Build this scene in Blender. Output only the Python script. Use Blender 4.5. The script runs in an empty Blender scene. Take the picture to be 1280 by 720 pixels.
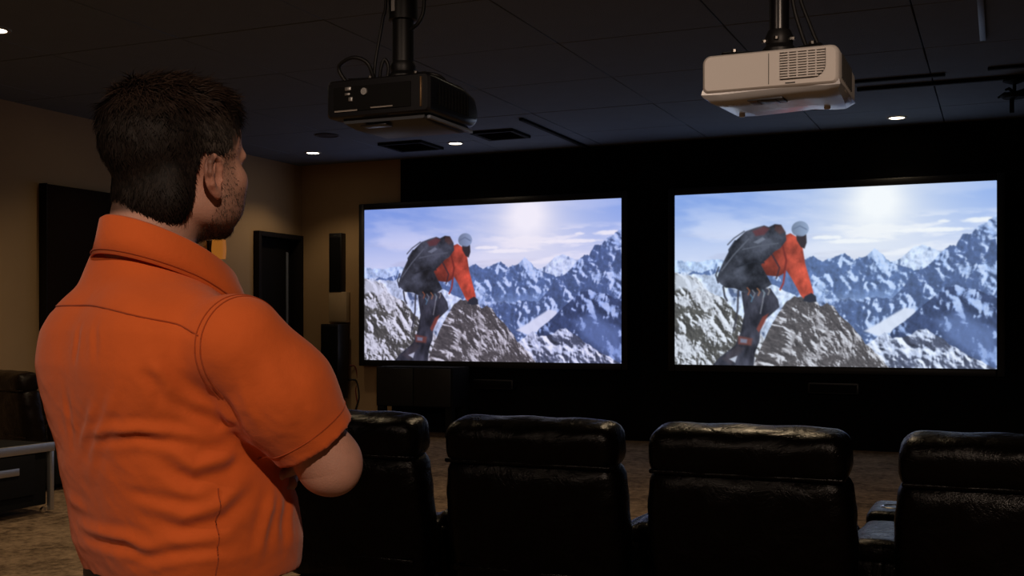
import bpy, bmesh, math, random
import numpy as np
from mathutils import Vector, Matrix
from mathutils.bvhtree import BVHTree

random.seed(7)
rng = np.random.default_rng(7)
PI = math.pi
R = math.radians
scene = bpy.context.scene
COL = scene.collection

# ------------------------------------------------------------------ camera
# room frame: +Y towards the screen wall, +X along that wall to the right, metres
CAM_H = 1.33
cam_d = bpy.data.cameras.new('camera')
cam_d.sensor_width = 36.0
cam_d.lens = 1400.0 / 1280.0 * 36.0
cam_d.shift_y = 45.0 / 1280.0
cam_d.clip_start = 0.05
cam = bpy.data.objects.new('camera', cam_d)
COL.objects.link(cam)
cam.location = (0, 0, CAM_H)
cam.rotation_euler = (R(90), 0, R(23.6))
scene.camera = cam

# ------------------------------------------------------------------ world, exposure
w = bpy.data.worlds.new('world')
scene.world = w
w.use_nodes = True
w.node_tree.nodes['Background'].inputs[0].default_value = (0.5, 0.45, 0.4, 1)
w.node_tree.nodes['Background'].inputs[1].default_value = 0.0
scene.view_settings.view_transform = 'Standard'
scene.view_settings.look = 'None'
scene.view_settings.exposure = 0.0
scene.view_settings.gamma = 1.0
scene.view_settings.use_curve_mapping = False
scene.cycles.use_denoising = True
scene.cycles.max_bounces = 8
scene.cycles.sample_clamp_indirect = 4.0

# room extents
XL, XR, YF, YB, ZC = -8.37, 2.6, 12.30, -4.6, 3.38
LAMP_WARM = (1.0, 0.74, 0.45)
# recessed downlights: x, y, power W, cone deg
LAMPS = [
    (-7.55, 11.33, 20, 122, 'recessed ceiling downlight nearest the dark doorway, left of the black projector'),
    (-5.67, 11.38, 10, 140, 'recessed ceiling downlight glowing just under the black projector'),
    (-0.95, 11.72, 5, 120, 'recessed ceiling downlight right of the white projector'),
    (-6.42, 5.71, 72, 150, 'recessed ceiling downlight cut by the left edge of the picture'),
]
LAMPS_OUT = [(-7.3, 8.2, 9, 125, .6), (1.2, -1.3, 300, 166, .12), (-2.5, -1.7, 110, 166, .12), (-1.3, 5.8, 95, 125, .5), (-4.4, 5.2, 105, 118, .5)]  # pair behind the camera inferred; the others added to brighten carpet and wall


# ------------------------------------------------------------------ materials
def nodes_of(name):
    m = bpy.data.materials.new(name)
    m.use_nodes = True
    return m, m.node_tree.nodes, m.node_tree.links, m.node_tree.nodes['Principled BSDF']


def mat(name, col, rough=0.6, metal=0.0, spec=0.5, bump=0.0, bscale=200.0, var=0.0, vscale=8.0, coat=0.0, stretch=None, detail=4.0):
    """procedural principled material: noise colour variation and noise bump"""
    m, N, L, b = nodes_of(name)
    b.inputs['Base Color'].default_value = (*col, 1)
    b.inputs['Roughness'].default_value = rough
    b.inputs['Metallic'].default_value = metal
    b.inputs['Specular IOR Level'].default_value = spec
    if coat:
        b.inputs['Coat Weight'].default_value = coat
        b.inputs['Coat Roughness'].default_value = 0.15
    tc = N.new('ShaderNodeTexCoord')
    src = tc.outputs['Object']
    if stretch:
        mp = N.new('ShaderNodeMapping')
        mp.inputs['Scale'].default_value = stretch
        L.new(src, mp.inputs['Vector'])
        src = mp.outputs['Vector']
    nz = N.new('ShaderNodeTexNoise')
    nz.inputs['Scale'].default_value = vscale
    nz.inputs['Detail'].default_value = 5.0
    L.new(src, nz.inputs['Vector'])
    v = max(var, 0.02)
    mx = N.new('ShaderNodeMix')
    mx.data_type = 'RGBA'
    mx.inputs['A'].default_value = (*[c * (1 - v) for c in col], 1)
    mx.inputs['B'].default_value = (*[min(1, c * (1 + v)) for c in col], 1)
    L.new(nz.outputs['Fac'], mx.inputs['Factor'])
    L.new(mx.outputs['Result'], b.inputs['Base Color'])
    if bump:
        nb = N.new('ShaderNodeTexNoise')
        nb.inputs['Scale'].default_value = bscale
        nb.inputs['Detail'].default_value = detail
        L.new(src, nb.inputs['Vector'])
        bp = N.new('ShaderNodeBump')
        bp.inputs['Strength'].default_value = bump
        bp.inputs['Distance'].default_value = 0.02
        L.new(nb.outputs['Fac'], bp.inputs['Height'])
        L.new(bp.outputs['Normal'], b.inputs['Normal'])
    return m


def mat_emit(name, col, strength):
    m, N, L, b = nodes_of(name)
    b.inputs['Base Color'].default_value = (0, 0, 0, 1)
    b.inputs['Emission Color'].default_value = (*col, 1)
    b.inputs['Emission Strength'].default_value = strength
    return m


def mat_attr(name, rough=0.6, spec=0.3, gain=1.0, bump=0.0, bscale=300, sss=0.0):
    """colour from the mesh's own colour attribute"""
    m, N, L, b = nodes_of(name)
    a = N.new('ShaderNodeVertexColor')
    a.layer_name = 'Col'
    nz = N.new('ShaderNodeTexNoise')
    tc = N.new('ShaderNodeTexCoord')
    nz.inputs['Scale'].default_value = 60
    L.new(tc.outputs['Object'], nz.inputs['Vector'])
    mr = N.new('ShaderNodeMapRange')
    mr.inputs['To Min'].default_value = 0.88 * gain
    mr.inputs['To Max'].default_value = 1.12 * gain
    L.new(nz.outputs['Fac'], mr.inputs['Value'])
    vm = N.new('ShaderNodeVectorMath')
    vm.operation = 'SCALE'
    L.new(a.outputs['Color'], vm.inputs[0])
    L.new(mr.outputs['Result'], vm.inputs['Scale'])
    L.new(vm.outputs['Vector'], b.inputs['Base Color'])
    b.inputs['Roughness'].default_value = rough
    b.inputs['Specular IOR Level'].default_value = spec
    if sss:
        b.inputs['Subsurface Weight'].default_value = sss
        b.inputs['Subsurface Radius'].default_value = (0.01, 0.004, 0.002)
        b.inputs['Subsurface Scale'].default_value = 0.6
    if bump:
        nb = N.new('ShaderNodeTexNoise')
        nb.inputs['Scale'].default_value = bscale
        L.new(tc.outputs['Object'], nb.inputs['Vector'])
        bp = N.new('ShaderNodeBump')
        bp.inputs['Strength'].default_value = bump
        bp.inputs['Distance'].default_value = 0.005
        L.new(nb.outputs['Fac'], bp.inputs['Height'])
        L.new(bp.outputs['Normal'], b.inputs['Normal'])
    return m


def mat_leather(name, col, rough=0.32):
    m, N, L, b = nodes_of(name)
    b.inputs['Specular IOR Level'].default_value = 0.12
    tc = N.new('ShaderNodeTexCoord')
    n1 = N.new('ShaderNodeTexNoise')
    n1.inputs['Scale'].default_value = 9.0
    n1.inputs['Detail'].default_value = 6.0
    n1.inputs['Roughness'].default_value = 0.62
    n1.inputs['Distortion'].default_value = 0.8
    n2 = N.new('ShaderNodeTexVoronoi')
    n2.inputs['Scale'].default_value = 260.0
    L.new(tc.outputs['Object'], n1.inputs['Vector'])
    L.new(tc.outputs['Object'], n2.inputs['Vector'])
    b1 = N.new('ShaderNodeBump')
    b1.inputs['Strength'].default_value = 0.32
    b1.inputs['Distance'].default_value = 0.03
    L.new(n1.outputs['Fac'], b1.inputs['Height'])
    b2 = N.new('ShaderNodeBump')
    b2.inputs['Strength'].default_value = 0.12
    b2.inputs['Distance'].default_value = 0.004
    L.new(n2.outputs['Distance'], b2.inputs['Height'])
    L.new(b1.outputs['Normal'], b2.inputs['Normal'])
    L.new(b2.outputs['Normal'], b.inputs['Normal'])
    b.inputs['Base Color'].default_value = (*col, 1)
    mr = N.new('ShaderNodeMapRange')
    mr.inputs['To Min'].default_value = rough - 0.06
    mr.inputs['To Max'].default_value = rough + 0.16
    L.new(n1.outputs['Fac'], mr.inputs['Value'])
    L.new(mr.outputs['Result'], b.inputs['Roughness'])
    return m


def mat_carpet(name):
    m, N, L, b = nodes_of(name)
    tc = N.new('ShaderNodeTexCoord')
    n1 = N.new('ShaderNodeTexNoise')
    n1.inputs['Scale'].default_value = 15.0
    n1.inputs['Detail'].default_value = 8.0
    n1.inputs['Roughness'].default_value = 0.75
    n2 = N.new('ShaderNodeTexNoise')
    n2.inputs['Scale'].default_value = 3.0
    L.new(tc.outputs['Object'], n1.inputs['Vector'])
    L.new(tc.outputs['Object'], n2.inputs['Vector'])
    cr = N.new('ShaderNodeValToRGB')
    cr.color_ramp.elements[0].position = 0.38
    cr.color_ramp.elements[0].color = (0.06, 0.038, 0.022, 1)
    cr.color_ramp.elements[1].position = 0.64
    cr.color_ramp.elements[1].color = (0.36, 0.25, 0.155, 1)
    mx = N.new('ShaderNodeMath')
    mx.operation = 'MULTIPLY_ADD'
    mx.inputs[1].default_value = 0.3
    L.new(n2.outputs['Fac'], mx.inputs[0])
    ad = N.new('ShaderNodeMath')
    ad.operation = 'MULTIPLY_ADD'
    ad.inputs[1].default_value = 0.7
    L.new(n1.outputs['Fac'], ad.inputs[0])
    L.new(mx.outputs[0], ad.inputs[2])
    mx.inputs[2].default_value = 0.0
    L.new(ad.outputs[0], cr.inputs['Fac'])
    L.new(cr.outputs['Color'], b.inputs['Base Color'])
    b.inputs['Roughness'].default_value = 0.95
    b.inputs['Specular IOR Level'].default_value = 0.1
    bp = N.new('ShaderNodeBump')
    bp.inputs['Strength'].default_value = 0.7
    bp.inputs['Distance'].default_value = 0.02
    L.new(n1.outputs['Fac'], bp.inputs['Height'])
    L.new(bp.outputs['Normal'], b.inputs['Normal'])
    return m


def mat_fabric(name, col, rough=0.85, weave=900.0, var=0.1):
    """woven cotton: two crossed fine waves and soft mottling"""
    m, N, L, b = nodes_of(name)
    tc = N.new('ShaderNodeTexCoord')
    hs = []
    for d in ('X', 'Z'):
        wv = N.new('ShaderNodeTexWave')
        wv.bands_direction = d
        wv.inputs['Scale'].default_value = weave
        wv.inputs['Distortion'].default_value = 1.5
        L.new(tc.outputs['Object'], wv.inputs['Vector'])
        hs.append(wv.outputs['Fac'])
    ad = N.new('ShaderNodeMath')
    L.new(hs[0], ad.inputs[0])
    L.new(hs[1], ad.inputs[1])
    nz = N.new('ShaderNodeTexNoise')
    nz.inputs['Scale'].default_value = 14.0
    nz.inputs['Detail'].default_value = 7.0
    nz.inputs['Roughness'].default_value = 0.6
    L.new(tc.outputs['Object'], nz.inputs['Vector'])
    mx = N.new('ShaderNodeMix')
    mx.data_type = 'RGBA'
    mx.inputs['A'].default_value = (*[c * (1 - var) for c in col], 1)
    mx.inputs['B'].default_value = (*[min(1, c * (1 + var)) for c in col], 1)
    L.new(nz.outputs['Fac'], mx.inputs['Factor'])
    L.new(mx.outputs['Result'], b.inputs['Base Color'])
    b1 = N.new('ShaderNodeBump')
    b1.inputs['Strength'].default_value = 0.25
    b1.inputs['Distance'].default_value = 0.012
    L.new(nz.outputs['Fac'], b1.inputs['Height'])
    b2 = N.new('ShaderNodeBump')
    b2.inputs['Strength'].default_value = 0.12
    b2.inputs['Distance'].default_value = 0.001
    L.new(ad.outputs[0], b2.inputs['Height'])
    L.new(b1.outputs['Normal'], b2.inputs['Normal'])
    L.new(b2.outputs['Normal'], b.inputs['Normal'])
    b.inputs['Roughness'].default_value = rough
    b.inputs['Specular IOR Level'].default_value = 0.2
    b.inputs['Sheen Weight'].default_value = 0.15
    b.inputs['Sheen Roughness'].default_value = 0.5
    return m


M = {}
M['wall'] = mat('tan_wall_paint', (0.44, 0.295, 0.155), 0.9, spec=0.2, bump=0.08, bscale=160, var=0.06, vscale=3)
M['black_wall'] = mat('black_wall_cloth', (0.006, 0.006, 0.007), 0.95, spec=0.05, bump=0.1, bscale=300, var=0.1)
M['dark_wall'] = mat('dark_wall_paint', (0.03, 0.026, 0.022), 0.9, spec=0.1, var=0.08, vscale=3)
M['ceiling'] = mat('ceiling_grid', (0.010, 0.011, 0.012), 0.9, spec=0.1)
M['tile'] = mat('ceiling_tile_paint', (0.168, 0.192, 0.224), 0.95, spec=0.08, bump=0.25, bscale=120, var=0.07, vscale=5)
M['carpet'] = mat_carpet('brown_carpet')
M['black_sat'] = mat('black_satin', (0.008, 0.008, 0.009), 0.45, spec=0.4, bump=0.04, bscale=300)
M['black_mat'] = mat('black_matte', (0.007, 0.007, 0.007), 0.85, spec=0.15, bump=0.05, bscale=300)
M['black_gloss'] = mat('black_plastic', (0.007, 0.007, 0.009), 0.28, spec=0.5)
M['grey_plas'] = mat('dark_grey_plastic', (0.05, 0.055, 0.065), 0.4, spec=0.45)
M['rubber'] = mat('cable_rubber', (0.006, 0.006, 0.006), 0.5)
M['white_plas'] = mat('white_plastic', (0.78, 0.74, 0.71), 0.38, spec=0.45, bump=0.02, bscale=500)
M['white_lower'] = mat('white_lower_plastic', (0.74, 0.75, 0.78), 0.2, spec=1.0, bump=0.02, bscale=500)
M['vent_dark'] = mat('vent_shadow_grey', (0.02, 0.018, 0.017), 0.8)
M['chrome'] = mat('chrome', (0.75, 0.72, 0.68), 0.18, metal=1.0)
M['alu'] = mat('brushed_aluminium', (0.55, 0.54, 0.53), 0.38, metal=0.9, stretch=(1, 60, 60), bump=0.05, bscale=60)
M['leather'] = mat_leather('black_leather', (0.0014, 0.0009, 0.0007), 0.22)
M['leather_brown'] = mat_leather('dark_brown_leather', (0.007, 0.0042, 0.003), 0.25)
M['door'] = mat('dark_door_paint', (0.005, 0.004, 0.0035), 0.7, spec=0.12, stretch=(1, 1, 0.1), bump=0.05, bscale=40)
M['trimdark'] = mat('dark_trim', (0.008, 0.006, 0.005), 0.65, spec=0.15, stretch=(1, 1, 0.1), bump=0.05, bscale=40)
M['acoustic'] = mat('dark_panel_cloth', (0.014, 0.008, 0.006), 0.95, spec=0.08, bump=0.2, bscale=420)
M['lamp'] = mat_emit('lamp_glow', (1.0, 0.86, 0.62), 9.0)
M['ring'] = mat('lamp_trim_ring', (0.30, 0.27, 0.24), 0.5)
M['pipe_strip'] = mat('pale_conduit', (0.16, 0.18, 0.21), 0.5)
M['speaker_cloth'] = mat('speaker_cloth', (0.006, 0.006, 0.006), 0.95, spec=0.1, bump=0.2, bscale=500)
M['sconce'] = mat_emit('sconce_glow', (1.0, 0.32, 0.04), 0.26)
M['shirt'] = mat_fabric('orange_cotton', (0.60, 0.110, 0.019))
M['seam'] = mat_fabric('orange_stitching', (0.36, 0.06, 0.010), var=0.2)
M['jean'] = mat_fabric('dark_denim', (0.012, 0.013, 0.018), weave=1400)
M['belt'] = mat('belt_leather', (0.008, 0.007, 0.007), 0.4, bump=0.1, bscale=200)
M['buckle'] = M['alu']
M['shoe'] = mat('shoe_leather', (0.012, 0.009, 0.007), 0.45, bump=0.05, bscale=150)
M['skin'] = mat_attr('skin', 0.55, 0.35, bump=0.15, bscale=420, sss=0.06)
M['hair'] = mat_attr('hair', 0.62, 0.16)
M['eye'] = mat('eye_white', (0.6, 0.55, 0.5), 0.15)
M['iris'] = mat('iris', (0.03, 0.02, 0.012), 0.1)
M['led'] = mat_emit('indicator', (1.0, 0.12, 0.06), 0.6)
M['red_wire'] = mat('red_wire', (0.18, 0.015, 0.01), 0.5)


# ------------------------------------------------------------------ builders
def link(o, parent=None):
    COL.objects.link(o)
    if parent is not None:
        o.parent = parent
    return o


def mesh_obj(name, verts, faces, m, parent=None, smooth=False, loc=None, rot=None):
    me = bpy.data.meshes.new(name)
    me.from_pydata(verts, [], faces)
    me.validate()
    me.materials.append(m)
    if smooth:
        me.polygons.foreach_set('use_smooth', [True] * len(me.polygons))
    o = link(bpy.data.objects.new(name, me), parent)
    if loc:
        o.location = loc
    if rot:
        o.rotation_euler = rot
    return o


def bm_obj(name, bm, m, parent=None, smooth=True, angle=40):
    bmesh.ops.recalc_face_normals(bm, faces=bm.faces)
    me = bpy.data.meshes.new(name)
    bm.to_mesh(me)
    bm.free()
    me.materials.append(m)
    if smooth:
        me.polygons.foreach_set('use_smooth', [True] * len(me.polygons))
        try:
            me.set_sharp_from_angle(angle=R(angle))
        except Exception:
            pass
    return link(bpy.data.objects.new(name, me), parent)


def add_box(bm, c, s, bev=0.0, seg=2, rot=None):
    r = bmesh.ops.create_cube(bm, size=1.0)
    vs = r['verts']
    bmesh.ops.scale(bm, vec=s, verts=vs)
    if bev > 0:
        es = list({e for v in vs for e in v.link_edges})
        rb = bmesh.ops.bevel(bm, geom=es, offset=min(bev, min(s) * 0.49), segments=seg, affect='EDGES', profile=0.5)
        vs = list({v for v in rb['verts']} | {v for v in vs if v.is_valid})
    if rot is not None:
        bmesh.ops.rotate(bm, cent=(0, 0, 0), matrix=rot, verts=vs)
    bmesh.ops.translate(bm, vec=c, verts=vs)
    return vs


def box(name, c, s, m, parent=None, bev=0.0, seg=2, rot=None):
    bm = bmesh.new()
    add_box(bm, c, s, bev, seg, rot)
    return bm_obj(name, bm, m, parent, smooth=bev > 0)


def add_tube(bm, pts, r, n=8, caps=True):
    pts = [Vector(p) for p in pts]
    rs = r if isinstance(r, (list, tuple)) else [r] * len(pts)
    rings = []
    up = Vector((0, 0, 1))
    for i, p in enumerate(pts):
        t = (pts[min(i + 1, len(pts) - 1)] - pts[max(i - 1, 0)]).normalized()
        a = t.cross(up)
        if a.length < 1e-3:
            a = t.cross(Vector((1, 0, 0)))
        a.normalize()
        b = t.cross(a)
        rings.append([bm.verts.new(p + (a * math.cos(k * 2 * PI / n) + b * math.sin(k * 2 * PI / n)) * rs[i]) for k in range(n)])
    for i in range(len(rings) - 1):
        for k in range(n):
            bm.faces.new((rings[i][k], rings[i][(k + 1) % n], rings[i + 1][(k + 1) % n], rings[i + 1][k]))
    if caps:
        bm.faces.new(rings[0][::-1])
        bm.faces.new(rings[-1])


def spline(pts, n=8):
    """Catmull-Rom through the points"""
    P = [Vector(p) for p in pts]
    P = [P[0] * 2 - P[1]] + P + [P[-1] * 2 - P[-2]]
    out = []
    for i in range(1, len(P) - 2):
        for k in range(n):
            t = k / n
            a, b, c, d = P[i - 1], P[i], P[i + 1], P[i + 2]
            out.append(0.5 * ((2 * b) + (c - a) * t + (2 * a - 5 * b + 4 * c - d) * t * t + (3 * b - a - 3 * c + d) * t ** 3))
    out.append(P[-2])
    return out


def tube(name, pts, r, m, parent=None, n=8, smooth_path=0):
    bm = bmesh.new()
    add_tube(bm, spline(pts, smooth_path) if smooth_path else pts, r, n)
    return bm_obj(name, bm, m, parent, angle=50)


def add_lathe(bm, prof, c=(0, 0, 0), n=24, axis='Z', caps=True):
    rings = []
    for r, z in prof:
        ring = []
        for k in range(n):
            a = 2 * PI * k / n
            p = (r * math.cos(a), r * math.sin(a), z)
            if axis == 'Y':
                p = (p[0], p[2], p[1])
            elif axis == 'X':
                p = (p[2], p[0], p[1])
            ring.append(bm.verts.new((p[0] + c[0], p[1] + c[1], p[2] + c[2])))
        rings.append(ring)
    for i in range(len(rings) - 1):
        for k in range(n):
            bm.faces.new((rings[i][k], rings[i][(k + 1) % n], rings[i + 1][(k + 1) % n], rings[i + 1][k]))
    if caps:
        bm.faces.new(rings[0][::-1])
        bm.faces.new(rings[-1])


def lathe(name, prof, m, parent=None, c=(0, 0, 0), n=24, axis='Z', caps=True):
    bm = bmesh.new()
    add_lathe(bm, prof, c, n, axis, caps)
    return bm_obj(name, bm, m, parent, angle=35)


def cushion(name, c, s, m, parent=None, r=0.05, puff=0.015, seg=14, wrinkle=0.003, rot=None, seed=0):
    """rounded, slightly puffed and creased leather cushion"""
    nx, ny, nz = [max(3, int(seg * v / max(s))) + 2 for v in s]
    verts, faces, idx = [], [], {}
    hx, hy, hz = s[0] / 2, s[1] / 2, s[2] / 2

    def vid(i, j, k):
        key = (i, j, k)
        if key not in idx:
            p = np.array([(2 * i / nx - 1) * hx, (2 * j / ny - 1) * hy, (2 * k / nz - 1) * hz])
            rr = min(r, hx * .98, hy * .98, hz * .98)
            inner = np.clip(p, [-hx + rr, -hy + rr, -hz + rr], [hx - rr, hy - rr, hz - rr])
            d = p - inner
            L = np.linalg.norm(d)
            if L > 1e-9:
                p = inner + d / L * rr
            u, v, t = p[0] / hx, p[1] / hy, p[2] / hz
            nrm = d / L if L > 1e-9 else np.zeros(3)
            q = (1 - u * u) * abs(nrm[1]) * (1 - t * t) + (1 - u * u) * (1 - v * v) * abs(nrm[2]) + (1 - v * v) * (1 - t * t) * abs(nrm[0])
            wob = math.sin(p[0] * 31 + seed * 1.7 + 3 * math.sin(p[2] * 17 + seed)) * math.sin(p[2] * 23 + p[1] * 19 + seed * 2.3)
            p = p + nrm * (puff * q + wrinkle * wob)
            idx[key] = len(verts)
            verts.append(p)
        return idx[key]
    for i in range(nx):
        for j in range(ny):
            faces.append((vid(i, j, 0), vid(i, j + 1, 0), vid(i + 1, j + 1, 0), vid(i + 1, j, 0)))
            faces.append((vid(i, j, nz), vid(i + 1, j, nz), vid(i + 1, j + 1, nz), vid(i, j + 1, nz)))
    for i in range(nx):
        for k in range(nz):
            faces.append((vid(i, 0, k), vid(i + 1, 0, k), vid(i + 1, 0, k + 1), vid(i, 0, k + 1)))
            faces.append((vid(i, ny, k), vid(i, ny, k + 1), vid(i + 1, ny, k + 1), vid(i + 1, ny, k)))
    for j in range(ny):
        for k in range(nz):
            faces.append((vid(0, j, k), vid(0, j, k + 1), vid(0, j + 1, k + 1), vid(0, j + 1, k)))
            faces.append((vid(nx, j, k), vid(nx, j + 1, k), vid(nx, j + 1, k + 1), vid(nx, j, k + 1)))
    V = np.array(verts)
    if rot is not None:
        V = V @ np.array(rot.to_3x3()).T
    V = V + np.array(c)
    return mesh_obj(name, V.tolist(), faces, m, parent, smooth=True)


def thing(name, label, cat, loc=(0, 0, 0), rz=0.0, group=None):
    o = bpy.data.objects.new(name, None)
    COL.objects.link(o)
    o.location = loc
    o.rotation_euler = (0, 0, rz)
    tag(o, label, cat, group)
    return o


def tag(o, label, cat, group=None):
    o['label'] = label
    o['category'] = cat
    if group:
        o['group'] = group
    return o


def struct(o, label=None):
    o['kind'] = 'structure'
    if label:
        o['label'] = label
    return o


def copy_tree(src, parent=None):
    c = src.copy()
    COL.objects.link(c)
    c.parent = parent
    for ch in list(src.children):
        copy_tree(ch, c)
    return c


# ------------------------------------------------------------------ structure
TH = 0.12
DOOR_Y0, DOOR_Y1, DOOR_Z = 11.27, 12.22, 2.47
struct(box('floor', ((XL + XR) / 2, (YF + YB) / 2, -0.06), (XR - XL + 2 * TH, YF - YB + 2 * TH, 0.12), M['carpet']), 'brown speckled carpet floor')
ceil = struct(box('ceiling', ((XL + XR) / 2, (YF + YB) / 2, ZC + 0.08), (XR - XL + 2 * TH, YF - YB + 2 * TH, 0.10), M['ceiling']), 'dark panelled ceiling')
struct(box('wall_front', ((XL + XR) / 2, YF + TH / 2, ZC / 2 + .02), (XR - XL + 2 * TH, TH, ZC + .04), M['wall']), 'tan front wall')
# left wall with a doorway cut out of it
bm = bmesh.new()
for (y0, y1, z0, z1) in ((YB, DOOR_Y0, 0, ZC + .03), (DOOR_Y0, DOOR_Y1, DOOR_Z, ZC + .03), (DOOR_Y1, YF, 0, ZC + .03)):
    add_box(bm, (XL - TH / 2, (y0 + y1) / 2, (z0 + z1) / 2), (TH, y1 - y0, z1 - z0))
struct(bm_obj('wall_left', bm, M['wall'], smooth=False), 'tan left wall')
struct(box('wall_right', (XR + TH / 2, (YF + YB) / 2, ZC / 2 + .02), (TH, YF - YB, ZC + .04), M['dark_wall']))
struct(box('wall_back', ((XL + XR) / 2, YB - TH / 2, ZC / 2 + .02), (XR - XL + 2 * TH, TH, ZC + .04), M['dark_wall']))
SW_X0 = -6.87
struct(box('wall_screen', ((SW_X0 + XR) / 2, YF - 0.025, ZC / 2), (XR - SW_X0, 0.05, ZC), M['black_wall']), 'black cloth-covered wall behind the two screens')

# ceiling tiles, one by one
TS = 1.22
tile_me = None
tx0, ty0 = -1.75 - 6 * TS, 7.64 - 11 * TS
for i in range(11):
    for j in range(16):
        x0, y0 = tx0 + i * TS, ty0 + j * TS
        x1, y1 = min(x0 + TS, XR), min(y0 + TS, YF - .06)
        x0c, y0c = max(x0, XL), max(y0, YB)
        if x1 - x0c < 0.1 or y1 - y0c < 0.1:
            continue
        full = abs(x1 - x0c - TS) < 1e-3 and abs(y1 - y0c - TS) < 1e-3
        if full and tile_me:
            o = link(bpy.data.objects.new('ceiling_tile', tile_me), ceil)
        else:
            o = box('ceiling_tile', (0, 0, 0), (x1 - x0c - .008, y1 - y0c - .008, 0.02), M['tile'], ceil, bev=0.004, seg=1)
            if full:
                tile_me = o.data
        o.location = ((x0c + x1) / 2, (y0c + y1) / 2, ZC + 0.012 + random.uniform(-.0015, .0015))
ZT = ZC  # underside of the tiles is about here

# door in the left wall, by the corner
d1 = struct(thing('door_1', 'dark doorway in the left wall beside the corner', 'door', (XL, (DOOR_Y0 + DOOR_Y1) / 2, 0)))
del d1['category']
dw = DOOR_Y1 - DOOR_Y0
bm = bmesh.new()
for sgn in (-1, 1):
    add_box(bm, (0.0, sgn * (dw / 2 - 0.03), DOOR_Z / 2), (TH + 0.05, 0.06, DOOR_Z), 0.006)
add_box(bm, (0.0, 0, DOOR_Z - 0.03), (TH + 0.05, dw - .12, 0.06), 0.006)
bm_obj('door_frame', bm, M['trimdark'], d1)
leaf = box('door_leaf', (-0.05, -0.05, DOOR_Z / 2 - 0.03), (0.045, dw - 0.24, DOOR_Z - 0.07), M['door'], d1, bev=0.005)
box('edge_highlight', (-0.024, dw / 2 - .21, 1.25), (0.008, 0.04, 2.0), M['pipe_strip'], leaf)  # pale strip paints the bright highlight down the door edge
tube('door_handle', [(-.028, -.36, 1.02), (.02, -.36, 1.02), (.03, -.36, 1.02), (.03, -.25, 1.02)], 0.009, M['alu'], leaf)
box('backing', (-0.09, 0, DOOR_Z / 2), (0.02, dw, DOOR_Z), M['black_mat'], d1)

# baseboards
struct(box('baseboard_left', (XL + 0.008, (YB + DOOR_Y0) / 2, 0.05), (0.016, DOOR_Y0 - YB, 0.10), M['trimdark'], bev=.004))
struct(box('baseboard_front', ((XL + SW_X0) / 2, YF - 0.008, 0.05), (SW_X0 - XL, 0.016, 0.10), M['trimdark'], bev=.004))
# narrow raceways and track on the ceiling
struct(box('trim_1', (-4.38, 11.22, ZT - .012), (0.045, 1.95, 0.026), M['black_mat'], bev=.004), 'black cable channel running to the screen wall')
struct(box('trim_2', (0.55, 10.13, ZT - .014), (3.4, 0.05, 0.03), M['black_mat'], bev=.004), 'long black ceiling track beside the white projector')
struct(box('trim_3', (-0.78, 9.82, ZT - .010), (0.72, 0.05, 0.022), M['black_mat'], bev=.004), 'short black ceiling track beside the white projector')
struct(box('trim_4', (0.75, 9.74, ZT - .010), (1.7, 0.05, 0.022), M['black_mat'], bev=.004), 'black ceiling track at the right edge')
struct(box('trim_5', (-0.12, 8.15, ZT - .008), (0.042, 1.15, 0.018), M['pipe_strip'], bev=.004), 'pale grey strip on the ceiling at the upper right')


# ------------------------------------------------------------------ downlights
def downlight(x, y, power, cone, label, group, blend=0.55):
    t = thing('recessed_downlight', label, 'ceiling light', (x, y, ZT), 0, group)
    lathe('trim_ring', [(0.098, 0.002), (0.098, -0.006), (0.088, -0.010), (0.076, -0.008), (0.072, -0.001)], M['ring'], t, n=28, caps=False)
    lathe('lens', [(0.073, -0.0005), (0.073, -0.004), (0.04, -0.007), (0.005, -0.008)], M['lamp'], t, n=28)
    ld = bpy.data.lights.new('downlight_lamp', 'SPOT')
    ld.energy = power
    ld.color = LAMP_WARM if y > 4 else (1.0, 0.745, 0.57)
    ld.spot_size = R(cone)
    ld.spot_blend = blend
    ld.shadow_soft_size = 0.06
    lo = bpy.data.objects.new('downlight_lamp', ld)
    link(lo, t)
    lo.location = (0, 0, -0.075)
    return t


for (x, y, p, cn, lb) in LAMPS:
    downlight(x, y, p, cn, lb, 'recessed downlights in the dark ceiling')
for (x, y, p, cn, bl) in LAMPS_OUT:
    downlight(x, y, p, cn, 'unseen recessed warm ceiling downlight, placed to light the room', 'downlights outside the picture', bl)


# ------------------------------------------------------------------ the projected picture (painted with numpy, shown on the screens)
def srgb2lin(c):
    return np.where(c <= 0.04045, c / 12.92, ((c + 0.055) / 1.055) ** 2.4)


def vnoise(x, y, seed):
    xi, yi = np.floor(x).astype(np.int64), np.floor(y).astype(np.int64)
    fx, fy = x - xi, y - yi
    fx, fy = fx * fx * (3 - 2 * fx), fy * fy * (3 - 2 * fy)

    def h(a, b):
        n = (a * 374761393 + b * 668265263 + seed * 974711) & 0xffffffff
        n = ((n ^ (n >> 13)) * 1274126177) & 0xffffffff
        n = (n ^ (n >> 16)) & 0xffff
        return n / 65535.0
    return (h(xi, yi) * (1 - fx) + h(xi + 1, yi) * fx) * (1 - fy) + (h(xi, yi + 1) * (1 - fx) + h(xi + 1, yi + 1) * fx) * fy


def fbm(x, y, seed, octv=5, gain=0.55, ridged=False):
    s, a, t = 0, 1.0, 0
    for o in range(octv):
        ca, sa = math.cos(.6 + 1.9 * o), math.sin(.6 + 1.9 * o)
        n = vnoise((x * ca - y * sa) * 2 ** o + 17.3 * o + 31, (x * sa + y * ca) * 2 ** o + 9.1 * o + 57, seed + o)
        if ridged:
            n = 1 - np.abs(2 * n - 1)
        s = s + a * n
        t += a
        a *= gain
    return s / t


def sstep(a, b, x):
    t = np.clip((x - a) / (b - a), 0, 1)
    return t * t * (3 - 2 * t)


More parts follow.
